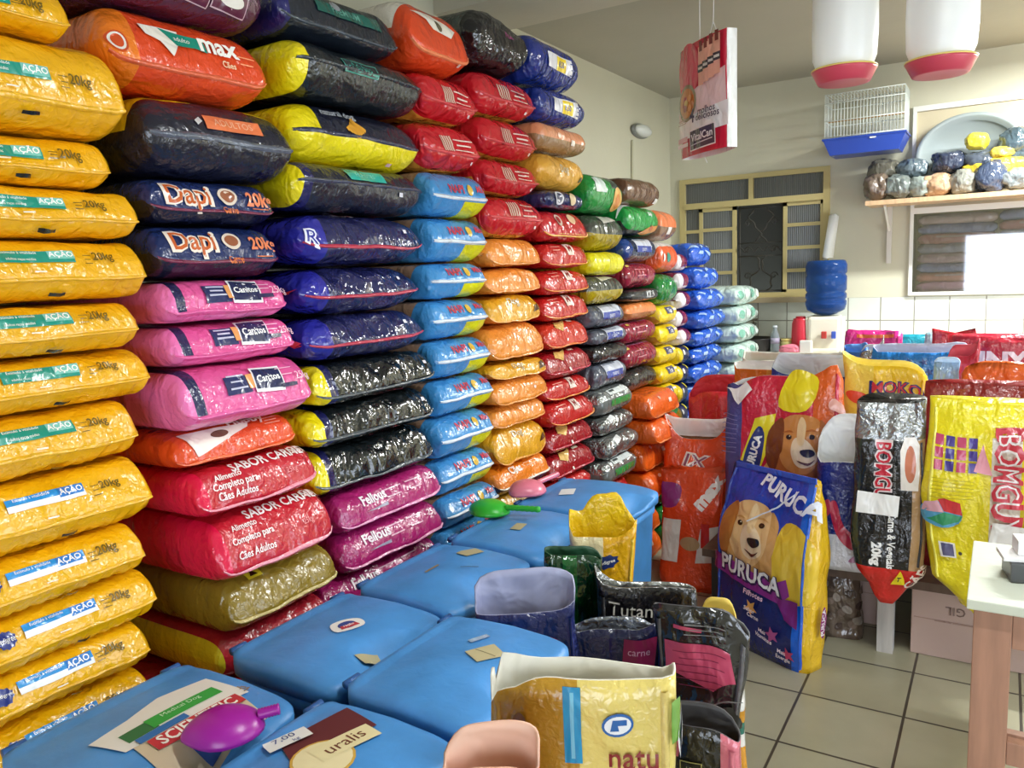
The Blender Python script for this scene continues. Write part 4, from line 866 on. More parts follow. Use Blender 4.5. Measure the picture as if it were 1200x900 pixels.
# ------------------------------------------------------------------ standing bags
def lerp_list(L_, t):
    for (a, va), (b, vb) in zip(L_, L_[1:]):
        if t <= b:
            k = (t - a) / (b - a) if b > a else 0; k = k * k * (3 - 2 * k); return va + (vb - va) * k
    return L_[-1][1]
class Stand(Printed):
    def __init__(s, w_, d, H, wp=((0, 1), (1, 1)), dp=((0, 1), (1, 1)), rim=((0, 0), (360, 0)), e=.42, wr=.006, seed=0, lean=(0, 0), hang=0):
        s.w, s.d, s.H, s.wp, s.dp, s.rim, s.e, s.wr, s.seed, s.lean, s.hang = w_, d, H, wp, dp, rim, e, wr, seed, lean, hang; s.start()
    def pt(s, th, zb, off=0):
        c, sn = cos(th), sin(th); kw, kd = lerp_list(s.wp, zb), lerp_list(s.dp, zb)
        x = s.w / 2 * kw * spow(sn, s.e); y = -s.d / 2 * kd * spow(c, s.e)
        nv = Vector((sn / s.w, -c / s.d, 0)); nv = Vector((spow(sn, 1.2) * s.d, -spow(c, 1.2) * s.w, 0)); nv.normalize()
        deg = math.degrees(th) % 360; rz = lerp_list(s.rim, deg); z = s.H * zb + rz * max(0, zb - .6) / .4 * (zb - .6 > 0)
        z += s.hang * (1 - zb) ** 3 * (1 - abs(x) / (s.w / 2)) * -1
        n = noise.noise(Vector((x * 6 + s.seed, y * 6, z * 5))) * s.wr * 1.6 + noise.noise(Vector((x * 16, y * 14 + s.seed, z * 10))) * s.wr * .9 - abs(noise.noise(Vector((x * 9 + z * 3, s.seed, z * 5 - x * 4)))) * s.wr
        if zb < .08: n *= zb / .08
        p = Vector((x, y, z)) + nv * (n + off); p.x += s.lean[0] * zb * zb; p.y += s.lean[1] * zb * zb
        return p
    def th(s, X):
        xf = X / (s.w / 2)
        q = .5 ** (s.e / 2)                                   # the corner of the cross-section
        if abs(xf) <= q: return math.copysign(math.asin(abs(xf) ** (1 / s.e)), xf)
        r = max(-q, q - (abs(xf) - q) * s.w / s.d)
        return math.copysign(math.acos(max(-1, min(1, spow(r, 1 / s.e)))), xf)
    def at(s, X, Y): return s.pt(s.th(X), Y / s.H)
    def org(s, cx, cy): return cx * s.w / 2, cy * s.H
    def body(s, col, zone=None, fin='bag', liner=None, lfin='liner', depth=.3, zb=(), xb=(), nz=26, fill=None):
        q = .5 ** (s.e / 2); xs = sorted(set([q * (-1 + i / 8) for i in range(17)] + list(xb))); ths = [s.th(x * s.w / 2) for x in xs]
        ths += [math.acos(spow(q * k, 1 / s.e)) * sg for k in (.7, .35, 0, -.35, -.7) for sg in (1, -1)]
        ths += [PI - s.th(q * (-1 + i / 6) * s.w / 2) for i in range(13)]
        th2 = []
        for t in ths:
            t = t % (2 * PI)
            if all(abs(t - q) > 1e-4 for q in th2): th2.append(t)
        th2.sort(); n = len(th2)
        zs = sorted(set([round(i / nz, 4) for i in range(nz + 1)] + list(zb))); b = len(s.V)
        for z in zs:
            for t in th2: s.V.append(s.pt(t, z))
        for i in range(len(zs) - 1):
            for k in range(n):
                k2 = (k + 1) % n; tm = (th2[k] + (th2[k2] if k2 else 2 * PI)) / 2; sg = tm if tm <= PI else tm - 2 * PI
                xm = spow(sin(sg), s.e) if abs(sg) < PI / 2 else math.copysign(2, sg) if abs(abs(sg) - PI / 2) < .9 else math.copysign(3, sg)
                side = abs(sin(sg)) > abs(cos(sg))
                c = (zone(math.copysign(1.5, sg) if side else xm, (zs[i] + zs[i + 1]) / 2) if zone else None) or col
                c = c if isinstance(c, tuple) else (c, fin)
                s.Fc.append((b + i * n + k, b + i * n + k2, b + (i + 1) * n + k2, b + (i + 1) * n + k)); s.fm.append(s.mi(M(*c)))
        s.Fc.append(tuple(b + k for k in reversed(range(n)))); s.fm.append(s.mi(M(*(zone and isinstance(col, tuple) and col or (col, fin)))))
        topi = b + (len(zs) - 1) * n
        if liner:
            li = s.mi(M(liner, lfin)); m = 7; b2 = len(s.V)
            for j in range(m + 1):
                zz = 1 - depth * j / m
                for t in th2: s.V.append(s.pt(t, zz, -.004))
            for k in range(n): s.Fc.append((topi + k, topi + (k + 1) % n, b2 + (k + 1) % n, b2 + k)); s.fm.append(li)
            for j in range(m):
                for k in range(n): s.Fc.append((b2 + j * n + k, b2 + j * n + (k + 1) % n, b2 + (j + 1) * n + (k + 1) % n, b2 + (j + 1) * n + k)); s.fm.append(li)
            s.fillring = [s.V[b2 + m * n + k].copy() for k in range(n)]
            s.fan([b2 + m * n + k for k in range(n)], M(fill or '#7a5430', 'kibble'))
        else:
            s.fan([topi + k for k in range(n)], M(col if not isinstance(col, tuple) else col[0], fin))
        return s
    def fan(s, loop, m):
        c = len(s.V); v = Vector((0, 0, 0))
        for i in loop: v += s.V[i]
        s.V.append(v / len(loop)); i_ = s.mi(m)
        for a, b in zip(loop, loop[1:] + loop[:1]): s.Fc.append((a, b, c)); s.fm.append(i_)
    def place(s, loc, rz, label, cat='pet food bag', group=None, name='open_pet_food_bag'):
        o = mk(name, s.V, s.Fc, s.mats, s.fm, label=label, cat=cat, group=group); o.location = loc; o.rotation_euler = (0, 0, rz); return o
    def seam(s, parent, col, side=1, z0=.02, z1=.96, wd=.007):
        V = []; Fs = []; m = 40; X = side * s.w / 2 * .5 ** (s.e / 2)
        for i in range(m + 1):
            zb = z0 + (z1 - z0) * i / m; k = .8 + .4 * noise.noise(Vector((zb * 20, s.seed, 3)))
            for dx, off in ((-.004, -.001), (-.001, wd * k), (.001, wd * k), (.004, -.001)): V.append(s.pt(s.th(X + dx * side), zb, off))
        for i in range(m):
            for k in range(3): Fs.append((4 * i + k, 4 * i + k + 1, 4 * i + 5 + k, 4 * i + 4 + k) if side > 0 else (4 * i + k, 4 * i + 4 + k, 4 * i + 5 + k, 4 * i + k + 1))
        return mk('side_seam', V, Fs, [M(col, 'bag')], None, parent)
def SM(*pts):
    n = len(pts); out = []
    for i in range(n):
        p0, p1, p2, p3 = pts[i - 1], pts[i], pts[(i + 1) % n], pts[(i + 2) % n]
        for t in (0, .25, .5, .75):
            out.append(tuple(round(.5 * (2 * p1[k] + (p2[k] - p0[k]) * t + (2 * p0[k] - 5 * p1[k] + 4 * p2[k] - p3[k]) * t * t + (3 * p1[k] - p0[k] - 3 * p2[k] + p3[k]) * t ** 3), 5) for k in (0, 1)))
    return PG(*out)
def face_cam(x, y, extra=0): return math.atan2(-x, y) * -1 * -1 + extra if False else math.atan2(-x, y) + extra
def dog(b, u, v, s, mir=1, light='#e2b47c', mid='#c88c50', dark='#8a5228'):
    def q(*pts): return tuple((x * s * mir, y * s) for x, y in pts)
    ux = b.w / 2; vy = b.H
    def at_(col, shp, dx=0, dy=0): b.put(col, shp, u + dx * s * mir / ux, v + dy * s / vy)
    at_(mid, SM(*q((-.55, -.9), (.5, -.95), (.55, -.2), (.2, .3), (-.4, .2))))                     # chest
    at_(light, SM(*q((-.42, -.35), (-.2, -.6), (.15, -.62), (.4, -.3), (.45, .3), (.2, .55), (-.25, .55), (-.5, .25))))  # head
    at_(dark, SM(*q((-.42, .5), (-.7, .2), (-.74, -.4), (-.55, -.62), (-.42, -.2), (-.36, .25)))); at_(mid, SM(*q((.4, .45), (.58, .2), (.6, -.25), (.5, -.4), (.42, 0))))
    at_('#f0d8b4', SM(*q((-.12, .1), (.1, .12), (.3, -.1), (.34, -.35), (.1, -.5), (-.1, -.42), (-.18, -.15))))
    at_('#f0d2a0', SM(*q((-.06, -.1), (.06, -.1), (.1, .25), (.0, .42), (-.08, .25))), .02, .12); at_(mid, SM(*q((-.14, .0), (.0, .06), (.12, .02), (.0, .02))), -.25, .2); at_(mid, SM(*q((-.12, .02), (.0, .06), (.12, .0), (.0, .02))), .24, .24); at_(dark, SM(*q((-.05, -.22), (.03, -.1), (.02, .2), (-.06, .05))), -.4, -.02)
    at_('#2c1c18', EL(.13 * s, .1 * s), -.24, .12); at_('#2c1c18', EL(.12 * s, .09 * s), .25, .16); at_('#fff6e8', EL(.03 * s, .025 * s), -.22, .14)
    at_('#241c20', SM(*q((-.02, .0), (.2, .02), (.26, -.08), (.12, -.16), (.0, -.1))), .04, -.1); at_('#5a2c24', SM(*q((-.1, 0), (.12, -.06), (.26, .02), (.12, -.12))), .04, -.32)
def stand(px, py, zt, w_, d, H, label, z0=0, rz=0, **kw):
    """the centre of the open top seen at px, py with its height zt"""
    p = at_z(px, py, zt); return Vector((p.x, p.y, z0)), math.atan2(-p.x, p.y) + rz
def Rm(*a): return tuple(a) + ((360, a[0][1]),)
G1 = 'open bags beside the blue bins'
# gold open bag in the foreground
p, rz = stand(668, 800, .9, 0, 0, 0, '', 0); p = Vector((-.565, 1.075, 0)); rz = math.atan2(-p.x, p.y) - .1
b = Stand(.31, .08, .90, rim=Rm((0, .06), (60, .065), (90, .07), (130, .05), (180, .055), (225, .065), (250, .02), (270, .05), (285, .0), (330, .035)), seed=3, wr=.007)
b.body('#e3cd72', lambda x, z: '#bd8f2c' if x < .02 else None, liner='#e8e6da', depth=.22, xb=(.02,), fill='#8a6434')
b.put('#1f95c8', RC(.028, .115), -.06, .925); b.put('#7cc8e4', RC(.006, .10), -.06, .925); b.put('#8a5a24', SM((-.01, -.02), (.01, -.015), (.012, .01), (0, .025), (-.012, .01)), -.62, .93)
b.put('#2a62a8', EL(.05, .034), .4, .93, .1); b.put('#e8ecf0', EL(.042, .026), .4, .93, .1); b.put('#2a62a8', PG((-.012, -.008), (.002, -.008), (.0, .0), (.014, .0), (.014, .008), (-.008, .008)), .4, .93)
b.put('#8a2a2c', TX('natu', .034, .01), .56, .875); b.put('#6a6258', TX('iver be', .012), .62, .84); b.put('#6a9a3c', RC(.012, .06), .93, .93)
b.put('#e8e8e8', EL(.05, .08), 1.09, .9); b.put('#2a3a4c', EL(.042, .068), 1.09, .9); b.put('#e8e8e8', EL(.03, .045), 1.09, .9)
o = b.place(p, rz, 'open gold and cream bag with blue strip in front of the bins', group=G1); b.seam(o, '#d8c070', 1, .0, .98); b.seam(o, '#c09838', -1, .0, .98)
# small orange bag before it
p = Vector((-.60, .86, 0)); b = Stand(.14, .05, .925, rim=Rm((0, -.01), (60, -.04), (90, .02), (180, .03), (240, .0), (270, -.02), (310, -.03)), seed=8, wr=.006)
b.body('#e2521e', lambda x, z: '#e89a78' if z > .72 and x < .55 else None, liner='#e8b8a0', depth=.1, zb=(.72,), xb=(.55,))
o = b.place(p, math.atan2(-p.x, p.y), 'small orange bag with folded peach top in front of the gold bag', group=G1)
# blue bag with silver lining
p = at_z(615, 690, .83); p.z = 0; b = Stand(.25, .07, .80, rim=Rm((0, -.02), (70, .0), (100, .05), (180, .07), (240, .05), (280, -.02)), seed=12, wr=.008)
b.body('#16225e', None, liner='#a4a8c8', depth=.15); b.put('#b82a3c', SM((-.045, .0), (-.02, .018), (.0, .012), (.02, .018), (.045, .002), (.02, -.018), (-.02, -.018)), .25, .895); b.put('#e05060', RC(.06, .003), .25, .895); b.put('#3a2c6a', RC(.04, .12), -.95, .85)
o = b.place(p, math.atan2(-p.x, p.y) + .05, 'dark blue bag with silvery lining among the blue bins', group=G1); b.seam(o, '#202c70', 1)
# green bag
p = at_z(672, 643, .86); p.z = 0; b = Stand(.15, .05, .85, rim=Rm((0, .0), (90, -.02), (180, .01), (270, .01)), seed=15, wr=.008)
b.body('#0c3a20', lambda x, z: '#15602c' if -.4 < x < .1 else None, 'wrap', liner='#1c4a30', depth=.08, xb=(-.4, .1))
o = b.place(p, math.atan2(-p.x, p.y), 'dark green glossy bag behind the dark blue bag', group=G1); b.seam(o, '#1c7038', -1)
# yellow bag
p = at_z(706, 606, .87); p.z = 0; b = Stand(.2, .07, .85, wp=((0, .45), (.6, .55), (.8, .85), (1, 1)), rim=Rm((0, -.03), (50, -.0), (75, .02), (100, .0), (140, .02), (175, .09), (200, .03), (260, .04), (285, .0), (320, -.03)), seed=18, wr=.006)
b.body('#e6ac14', lambda x, z: '#efe2b4' if z > .9 and x < 0 else ('#e8c030' if x < -.2 else None), liner='#ecc41c', lfin='bag', depth=.15, zb=(.9,), xb=(0, -.2))
pts = tuple((.036 * (1 if i % 2 else .8) * cos(2 * PI * i / 16) * 1.15, .024 * (1 if i % 2 else .8) * sin(2 * PI * i / 16)) for i in range(16))
b.put('#24346c', PG(*pts), .1, .905, .25); b.put('#f0f0f0', TX('pedigree', .011, .02), .1, .905, .25); b.put('#b88418', TX('Equilibrio', .012, .01), .15, .86, .25)
for k in range(7): b.put('#a87c18', RC(.06, .004), .2, .83 - .02 * k)
o = b.place(p, math.atan2(-p.x, p.y), 'open yellow bag with blue rosette beside the green bag', group=G1); b.seam(o, '#f0c838', 1)
# black bag with white lettering
p = at_z(757, 684, .78); p.z = 0; b = Stand(.26, .05, .76, rim=Rm((0, .02), (60, .01), (90, .0), (180, .015), (270, .07), (300, .03)), seed=22)
b.body('#161518', None, liner=('#a8aaa8'), lfin='foil', depth=.12); b.put('#d8d4cc', TX('Tutano', .036, .0), -.22, .92, -.06); b.put('#8a6a4a', SM((-.05, 0), (0, .012), (.05, 0), (0, -.006)), .2, .8)
o = b.place(p, math.atan2(-p.x, p.y) + .1, 'black bag with white lettering behind the navy bag', group=G1); b.seam(o, '#2c2c30', -1)

# navy bag
p = at_z(722, 728, .73); p.z = 0; b = Stand(.24, .06, .71, rim=Rm((0, .01), (40, .03), (70, .0), (120, -.02), (180, .02), (230, .0), (270, .02), (320, .0)), seed=25, wr=.009)
b.body('#141a44', None, liner='#9aa0ac', lfin='foil', depth=.1); b.put('#8a2450', RC(.08, .09), .45, .90, -.1); b.put('#d8a0c0', TX('carne', .018), .45, .92, -.1); b.put('#8a2450', RC(.02, .1), .0, .6)
o = b.place(p, math.atan2(-p.x, p.y), 'navy bag with magenta label behind the gold bag', group=G1); b.seam(o, '#24306a', 1)
# black and pink bag
p = at_z(811, 708, .85); p.z = 0; b = Stand(.21, .07, .83, wp=((0, .8), (.7, .9), (1, 1)), rim=Rm((0, .03), (60, -.03), (90, -.05), (140, -.03), (180, .0), (270, .01), (300, .03)), seed=28, wr=.009, lean=(.02, 0))
b.body('#2a2a2c', None, 'wrap', liner='#4c4c50', depth=.1, nz=32)
b.put('#c85070', PG((-.085, .035), (.06, .05), (.085, .0), (.045, -.05), (-.075, -.03)), .0, .85, -.15); lines(b, '#8a3450', .0, .88, .12, 6, .018, .002)
b.put('#c85070', RC(.06, .008), -.25, .945, -.12); lines(b, '#8a8a8c', .1, .955, .09, 3, .012, .002)
b.put('#141416', RC(.17, .05), .2, .69, .5); b.put('#7a7a7c', RC(.2, .003), .1, .73, .55); b.put('#b07a84', TX('linea', .014), .05, .67, .4); b.put('#2a9ab0', EL(.045, .02), .25, .645, .3); b.put('#123c2c', RC(.17, .05), .1, .6, .2); b.put('#b8c030', RC(.02, .014), .75, .62, .3)
o = b.place(p, math.atan2(-p.x, p.y) - .05, 'black and grey bag with a pink text panel by the aisle', group=G1); b.seam(o, '#5c5c60', 1); b.seam(o, '#4c4c50', -1)
p = at_z(842, 738, .74); p.z = 0; b = Stand(.13, .06, .74, wp=((0, 1.2), (.7, 1), (1, .7)), rim=Rm((0, 0), (90, .0), (180, .07), (260, .02)), seed=31)
b.body('#d0901c', lambda x, z: '#f0c01c' if z > .88 else ('#e4e2dc' if .74 < z < .84 else ('#1a6a5a' if .66 < z < .70 else ('#e4e2dc' if .62 < z < .66 else None))), liner='#f0d060', depth=.1, zb=(.88, .84, .74, .7, .66, .62))
o = b.place(p, math.atan2(-p.x, p.y), 'yellow and white bag with green stripe behind the pink panel bag', group=G1)
p = at_z(805, 830, .70); p.z = 0; b = Stand(.2, .06, .68, rim=Rm((0, 0), (90, -.03), (180, .02), (260, .03)), seed=34, wr=.009)
b.body('#1b1a1c', lambda x, z: '#d4783c' if x < -.72 else ('#c86878' if x > .68 else None), liner='#3c3a3c', depth=.1, xb=(-.72, .68)); b.put('#c86878', PG((-.06, .03), (.03, .03), (.02, -.03), (-.06, -.03)), -.35, .94); b.put('#a8a060', RC(.045, .05), .1, .85); b.put('#1b1a1c', RC(.04, .045), .1, .85); b.put('#a8a060', TX('100', .012), .1, .86); lines(b, '#b8b0a0', .25, .74, .08, 5, .03, .003)
o = b.place(p, math.atan2(-p.x, p.y) - .1, 'black bag with pink and orange edges, lowest beside the aisle', group=G1); b.seam(o, '#c86878', 1)

# ------------------------------------------------------------------ blue bins with their lids, notes and scoops
class Lid(Printed):
    def __init__(s, hw, hl): s.hw, s.hl = hw, hl; s.start()
    def z(s, x, y):
        u, v = x / s.hw, y / s.hl
        z = .02 * (1 - u * u) * (1 - .5 * v * v) - .006 * max(0, u) ** 2
        z -= .05 * math.exp(-((x - s.hw * .84) / .04) ** 2 - (y / .05) ** 2)
        z += .008 * (1 / (1 + math.exp((x + s.hw * .84) / .004)))
        return z
    def at(s, X, Y): return Vector((X, Y, s.z(X, Y)))
    def org(s, cx, cy): return cx * s.hw, cy * s.hl
    def child(s, name, parent, **kw):
        o = mk(name, s.V, s.Fc, s.mats, s.fm, parent, **kw); s.start(); return o
def make_bin(x0, x1, y0, y1, zt, label):
    cx, cy = (x0 + x1) / 2, (y0 + y1) / 2; hw, hl = (x1 - x0) / 2, (y1 - y0) / 2
    e = empty('feed_bin', (cx, cy, 0), label=label, cat='bin', group='blue bins in front of the bag stacks')
    BL = M('#4a92d6', 'bin'); m = MB().mat(BL); nn = 40
    def ring(hx, hy, z, ee=.28): return [(hx * spow(cos(2 * PI * k / nn), ee), hy * spow(sin(2 * PI * k / nn), ee), z) for k in range(nn)]
    V = []
    for k, z in ((.80, 0), (.82, .01), (.93, zt - .08), (.96, zt - .075), (.96, zt - .045), (.9, zt - .045), (.78, .03)): V += ring(hw * k, hl * k, z)
    Fs = [tuple(reversed(range(nn)))] + [(j * nn + k, j * nn + (k + 1) % nn, (j + 1) * nn + (k + 1) % nn, (j + 1) * nn + k) for j in range(6) for k in range(nn)] + [tuple(6 * nn + k for k in range(nn))]
    m.add(V, Fs).build('bin_body', e, True)
    ld = Lid(hw, hl); V = []; Fs = []; R_ = 14; N_ = 72
    V.append(Vector((0, 0, ld.z(0, 0))))
    for r in range(1, R_ + 1):
        for k in range(N_):
            a = 2 * PI * k / N_; X, Y = hw * spow(cos(a), .24) * r / R_, hl * spow(sin(a), .24) * r / R_
            V.append(Vector((X, Y, ld.z(X, Y) - (.006 if r == R_ else 0))))
    for (kx, dz) in ((1.006, -.02), (1.0, -.042), (.985, -.042)):
        for k in range(N_):
            a = 2 * PI * k / N_; V.append(Vector((hw * spow(cos(a), .24) * kx, hl * spow(sin(a), .24) * kx, dz)))
    for k in range(N_): Fs.append((0, 1 + k, 1 + (k + 1) % N_))
    for r in range(R_ + 2):
        for k in range(N_): Fs.append((1 + r * N_ + k, 1 + (r + 1) * N_ + k, 1 + (r + 1) * N_ + (k + 1) % N_, 1 + r * N_ + (k + 1) % N_))
    lo = mk('lid', V, Fs, [BL], None, e); lo.location = (0, 0, zt)
    for sy in (-1, 1): MB().mat(M('#2a5c9c', 'bin')).tube([(-hw * .99, sy * hl * .8 - .02, .0), (-hw * .99, sy * hl * .8 + .02, .0)], .009, 10).build('hinge', lo, True)
    return e, ld, lo, cx, cy
XA0, XA1, XB0, XB1 = -1.50, -1.135, -1.108, -.775; ZL = .78
def q_on(ld, cx, cy, px, py):
    p = at_z(px, py, ZL + .01); return (p.x - cx) / ld.hw, (p.y - cy) / ld.hl
e, ld, lo, cx, cy = make_bin(XA0, XA1, .60, 1.0, ZL, 'blue bin with torn green and white sticker, nearest the yellow stack')
u, v = q_on(ld, cx, cy, 212, 845)
ld.put('#c9b89c', PG((-.11, -.085), (.1, -.095), (.12, .03), (-.1, .04)), u + .18, v - .02, PI / 2, fin='matt')
ld.put('#dcdad4', PG((-.12, -.03), (.13, -.05), (.12, .07), (.02, .085), (-.06, .06), (-.14, .05)), u - .08, v, PI / 2, fin='matt')
ld.put('#2c6a3c', RC(.06, .035), u - .1, v - .36, PI / 2, fin='matt'); ld.put('#2f9a3c', RC(.15, .035), u - .12, v + .12, PI / 2, fin='matt'); ld.put('#c8e8c8', TX('Medical Dog', .012), u - .15, v + .1, PI / 2, fin='matt')
ld.put('#2c68a8', RC(.1, .018), u + .06, v - .22, PI / 2, fin='matt'); ld.put('#b82c34', RC(.19, .034), u + .22, v + .05, PI / 2, fin='matt'); ld.put('#e8e4dc', TX('SCIENTIFIC', .026, .02, sx=.92), u + .22, v + .05, PI / 2, fin='matt')
ld.put('#24468a', PG((-.05, .02), (.05, .02), (.03, -.02), (-.03, -.02)), u + .5, v + .05, PI / 2, fin='matt'); ld.put('#e8ecf0', TX('VETE', .012, .02), u + .48, v + .05, PI / 2, fin='matt')
ld.child('paper_sticker', lo, label='torn green, white and red sticker')
for k in range(5): ld.put('#8a7458', RC(.012, .004), .2 + .03 * k, .82 + .03 * (k % 2), .4 * k, fin='matt')
ld.child('tape_residue', lo)
e, ld, lo, cx, cy = make_bin(XB0, XB1, .62, 1.04, ZL, 'blue bin with cream lettered sticker and handwritten price, at the bottom')
u, v = q_on(ld, cx, cy, 398, 880)
ld.put('#5c1c20', PG((-.09, -.04), (.08, -.05), (.09, .05), (-.06, .05)), u - .3, v + .06, PI / 2 - .15, fin='matt'); ld.put('#c8a040', EL(.11, .11), u + .02, v - .2, fin='matt'); ld.put('#e0d4a8', EL(.1, .1), u + .02, v - .2, fin='matt')
ld.put('#ddd2a4', PG((-.06, -.02), (.06, -.028), (.062, .02), (-.058, .03)), u + .02, v + .05, PI / 2 - .15, fin='matt'); ld.put('#6a3420', TX('uralis', .028, .0), u + .02, v + .05, PI / 2 - .15, fin='matt')
ld.child('paper_sticker', lo, label='round cream and dark red sticker')
u, v = q_on(ld, cx, cy, 337, 872); ld.layer = 9; ld.put('#e4e6e4', PG((-.04, -.02), (.04, -.022), (.042, .02), (-.038, .022)), u, v, PI / 2 - .3, fin='matt'); ld.put('#3a4c8a', TX('7,00', .018), u - .05, v, PI / 2 - .3, fin='matt'); ld.put('#3a4c8a', TX('kg', .01), u + .1, v + .03, PI / 2 - .3, fin='matt')
ld.child('price_note', lo, label='white price note written in blue')
e, ld, lo, cx, cy = make_bin(XA0 + .05, XA1 + .02, 1.06, 1.455, ZL, 'blue bin with small round sticker beside the gold bag')
u, v = q_on(ld, cx, cy, 407, 738); ld.put('#e4e4e0', SM((-.035, -.02), (.03, -.025), (.04, .01), (.01, .03), (-.03, .025)), u, v, PI / 2 - .3, fin='matt'); ld.put('#28408a', EL(.045, .036), u, v, PI / 2 - .3, fin='matt'); ld.put('#b83840', PG((-.024, -.012), (.024, -.012), (.02, .004), (-.02, .004)), u + .03, v, PI / 2 - .3, fin='matt'); ld.put('#f0f0f0', TX('ração', .009, .02), u + .03, v, PI / 2 - .3, fin='matt')
ld.child('round_sticker', lo, label='white, blue and red round sticker')
u, v = q_on(ld, cx, cy, 434, 762); ld.put('#b0a680', RC(.065, .035), u, v, PI / 2 - .1, fin='matt'); ld.put('#4c4434', RC(.04, .004), u + .12, v, PI / 2 - .1, fin='matt'); ld.child('paper_note', lo, label='tan paper note')
e, ld, lo, cx, cy = make_bin(XB0, XB1, 1.065, 1.465, ZL + .005, 'blue bin with tan note, right behind the gold open bag')
u, v = q_on(ld, cx, cy, 569, 773); ld.put('#b7ac84', PG((-.034, -.024), (.034, -.028), (.036, .024), (-.034, .028)), u, v, PI / 2 - .45, fin='matt'); lines(ld, '#8a8264', u, v + .0, .05, 1); ld.child('paper_note', lo, label='tan paper note with faint writing')
ld.put('#aac0d8', RC(.05, .016), u - .3, v + .25, PI / 2 - .4, fin='wrap'); ld.child('clear_tape', lo)
e, ld, lo, cx, cy = make_bin(XA0 + .05, XA1 + .02, 1.475, 1.875, ZL, 'blue bin with creamy note behind the round sticker bin')
u, v = q_on(ld, cx, cy, 551, 650); ld.put('#b3a880', PG((-.03, -.024), (.034, -.024), (.036, .02), (-.01, .03), (-.034, .024)), u, v, PI / 2 - .3, fin='matt'); ld.child('paper_note', lo, label='tan paper note')
ld.put('#8a7a58', RC(.06, .008), u - .1, v - .8, PI / 2, fin='matt'); ld.put('#3a3428', RC(.05, .003), u + .4, v - .5, .7, fin='matt'); ld.child('tape_residue', lo)
e, ld, lo, cx, cy = make_bin(XA0 + .05, XA1 + .02, 1.89, 2.285, ZL, 'blue bin with the green scoop on its lid')
u, v = q_on(ld, cx, cy, 608, 621); ld.put('#b3a880', RC(.06, .036), u, v, PI / 2 + .15, fin='matt'); ld.child('paper_note', lo, label='tan paper note')
e, ld, lo, cx, cy = make_bin(XA0 + .04, XA1 + .08, 2.30, 2.72, ZL, 'farthest blue bin, with white card and pink scoop')
u, v = q_on(ld, cx, cy, 665, 579); ld.put('#dde4e8', RC(.08, .055), u, v, PI / 2 + .35, fin='matt'); ld.child('price_note', lo, label='blank white card')

def scoop(px, py, hx, hy, zt, L_, W_, col, label, grip=True):
    p = at_z(px, py, zt); q = at_z(hx, hy, zt); d = (Vector((q.x, q.y)) - Vector((p.x, p.y))); a = math.atan2(d.y, d.x); ln = d.length
    V = []; Fs = []; n, m = 24, 10
    for side, sc_ in ((0, 1), (1, .93)):
        for j in range(m + 1):
            f = j / m; r = sin(f * PI / 2)
            for k in range(n):
                t = 2 * PI * k / n; x = cos(t) * r; y = sin(t) * r * (1 - .28 * max(0, -x) ** 2 - .25 * (x < 0) * (x * x))
                V.append(Vector((x * L_ / 2, y * W_ / 2, (W_ * .34 * (1 - r * r) ** .5)) if True else 0) * sc_)
    N_ = (m + 1) * n
    for j in range(m):
        for k in range(n):
            k2 = (k + 1) % n; Fs.append((j * n + k, (j + 1) * n + k, (j + 1) * n + k2, j * n + k2)); Fs.append((N_ + j * n + k, N_ + j * n + k2, N_ + (j + 1) * n + k2, N_ + (j + 1) * n + k))
    for k in range(n): k2 = (k + 1) % n; Fs.append((m * n + k, N_ + m * n + k, N_ + m * n + k2, m * n + k2))
    o = mk('feed_scoop', V, Fs, [M(col, 'plastic')], label=label, cat='scoop', group='plastic scoops on the bins'); o.location = (p.x, p.y, zt); o.rotation_euler = (0, 0, a)
    h = MB().mat(M(col, 'plastic')); pts = []; rs = []
    for i in range(15): pts.append((L_ * .42 + (ln - L_ * .42) * i / 14, 0, .022 + .004 * (i / 14))); rs.append(.0095 * (1 + (.14 if i % 2 else -.05) * grip))
    h.tube(pts, rs, 12).build('handle', o, True)
scoop(262, 858, 329, 846, ZL + .024, .145, .125, '#9a1c94', 'purple scoop lying on the torn sticker')
scoop(573, 600, 633, 606, ZL + .02, .15, .13, '#35b434', 'bright green scoop lying on a blue lid')
scoop(617, 577, 654, 563, ZL + .02, .16, .14, '#e07a90', 'pink scoop on the farthest blue lid')

# ------------------------------------------------------------------ low bench on the right with bags, boxes below
ZBN = .33
bn = empty('low_bench', (0, 4.2, 0), label='low dark wooden bench carrying the standing bags', cat='bench')
MB().mat(M('#6a5648', 'wood')).box((-1.12, -.84, ZBN - .035), (1.5, 1.05, ZBN)).build('bench_top', bn)
for x in (-1.05, -.36, .45, 1.4):
    for y in (-.8, .95):
        MB().mat(M('#4c4640' if x != -.36 else '#c8c4c0', 'wood')).box((x - .03, y - .03, 0), (x + .03, y + .03, ZBN - .036)).build('leg', bn)
def carton(x0, x1, y0, y1, z1, label, txt=None):
    c = M('#c4aaa0', 'paint'); m = MB().mat(c).box((x0, y0, .001), (x1, y1, z1), .004)
    m.mat(M('#a88c80', 'paint')).box(((x0 + x1) / 2 - .001, y0 - .0015, .01), ((x0 + x1) / 2 + .001, y0, z1 - .01)).box((x0 + .01, y0 - .0015, z1 * .55), (x1 - .01, y0, z1 * .55 + .003))
    o = m.build('cardboard_box', label=label, cat='box')
    if txt:
        f = Flat(x1 - x0, z1); f.put('#7a6460', TX(txt, .035, .01), -.45, .45, PI); f.put('#a88c84', RC(.16, .006), -.2, .1); f.put('#a88c84', RC(.06, .006), -.6, .1)
        q = mk('printed_text', f.V, f.Fc, f.mats, f.fm, o); q.location = ((x0 + x1) / 2, y0, z1 / 2)
    return o
carton(-.27, .30, 3.42, 3.85, .285, 'pink beige cardboard box under the bench, printed near its top', 'GIL')
carton(-.66, -.42, 3.62, 3.95, .26, 'small pale cardboard box under the bench behind the legs')
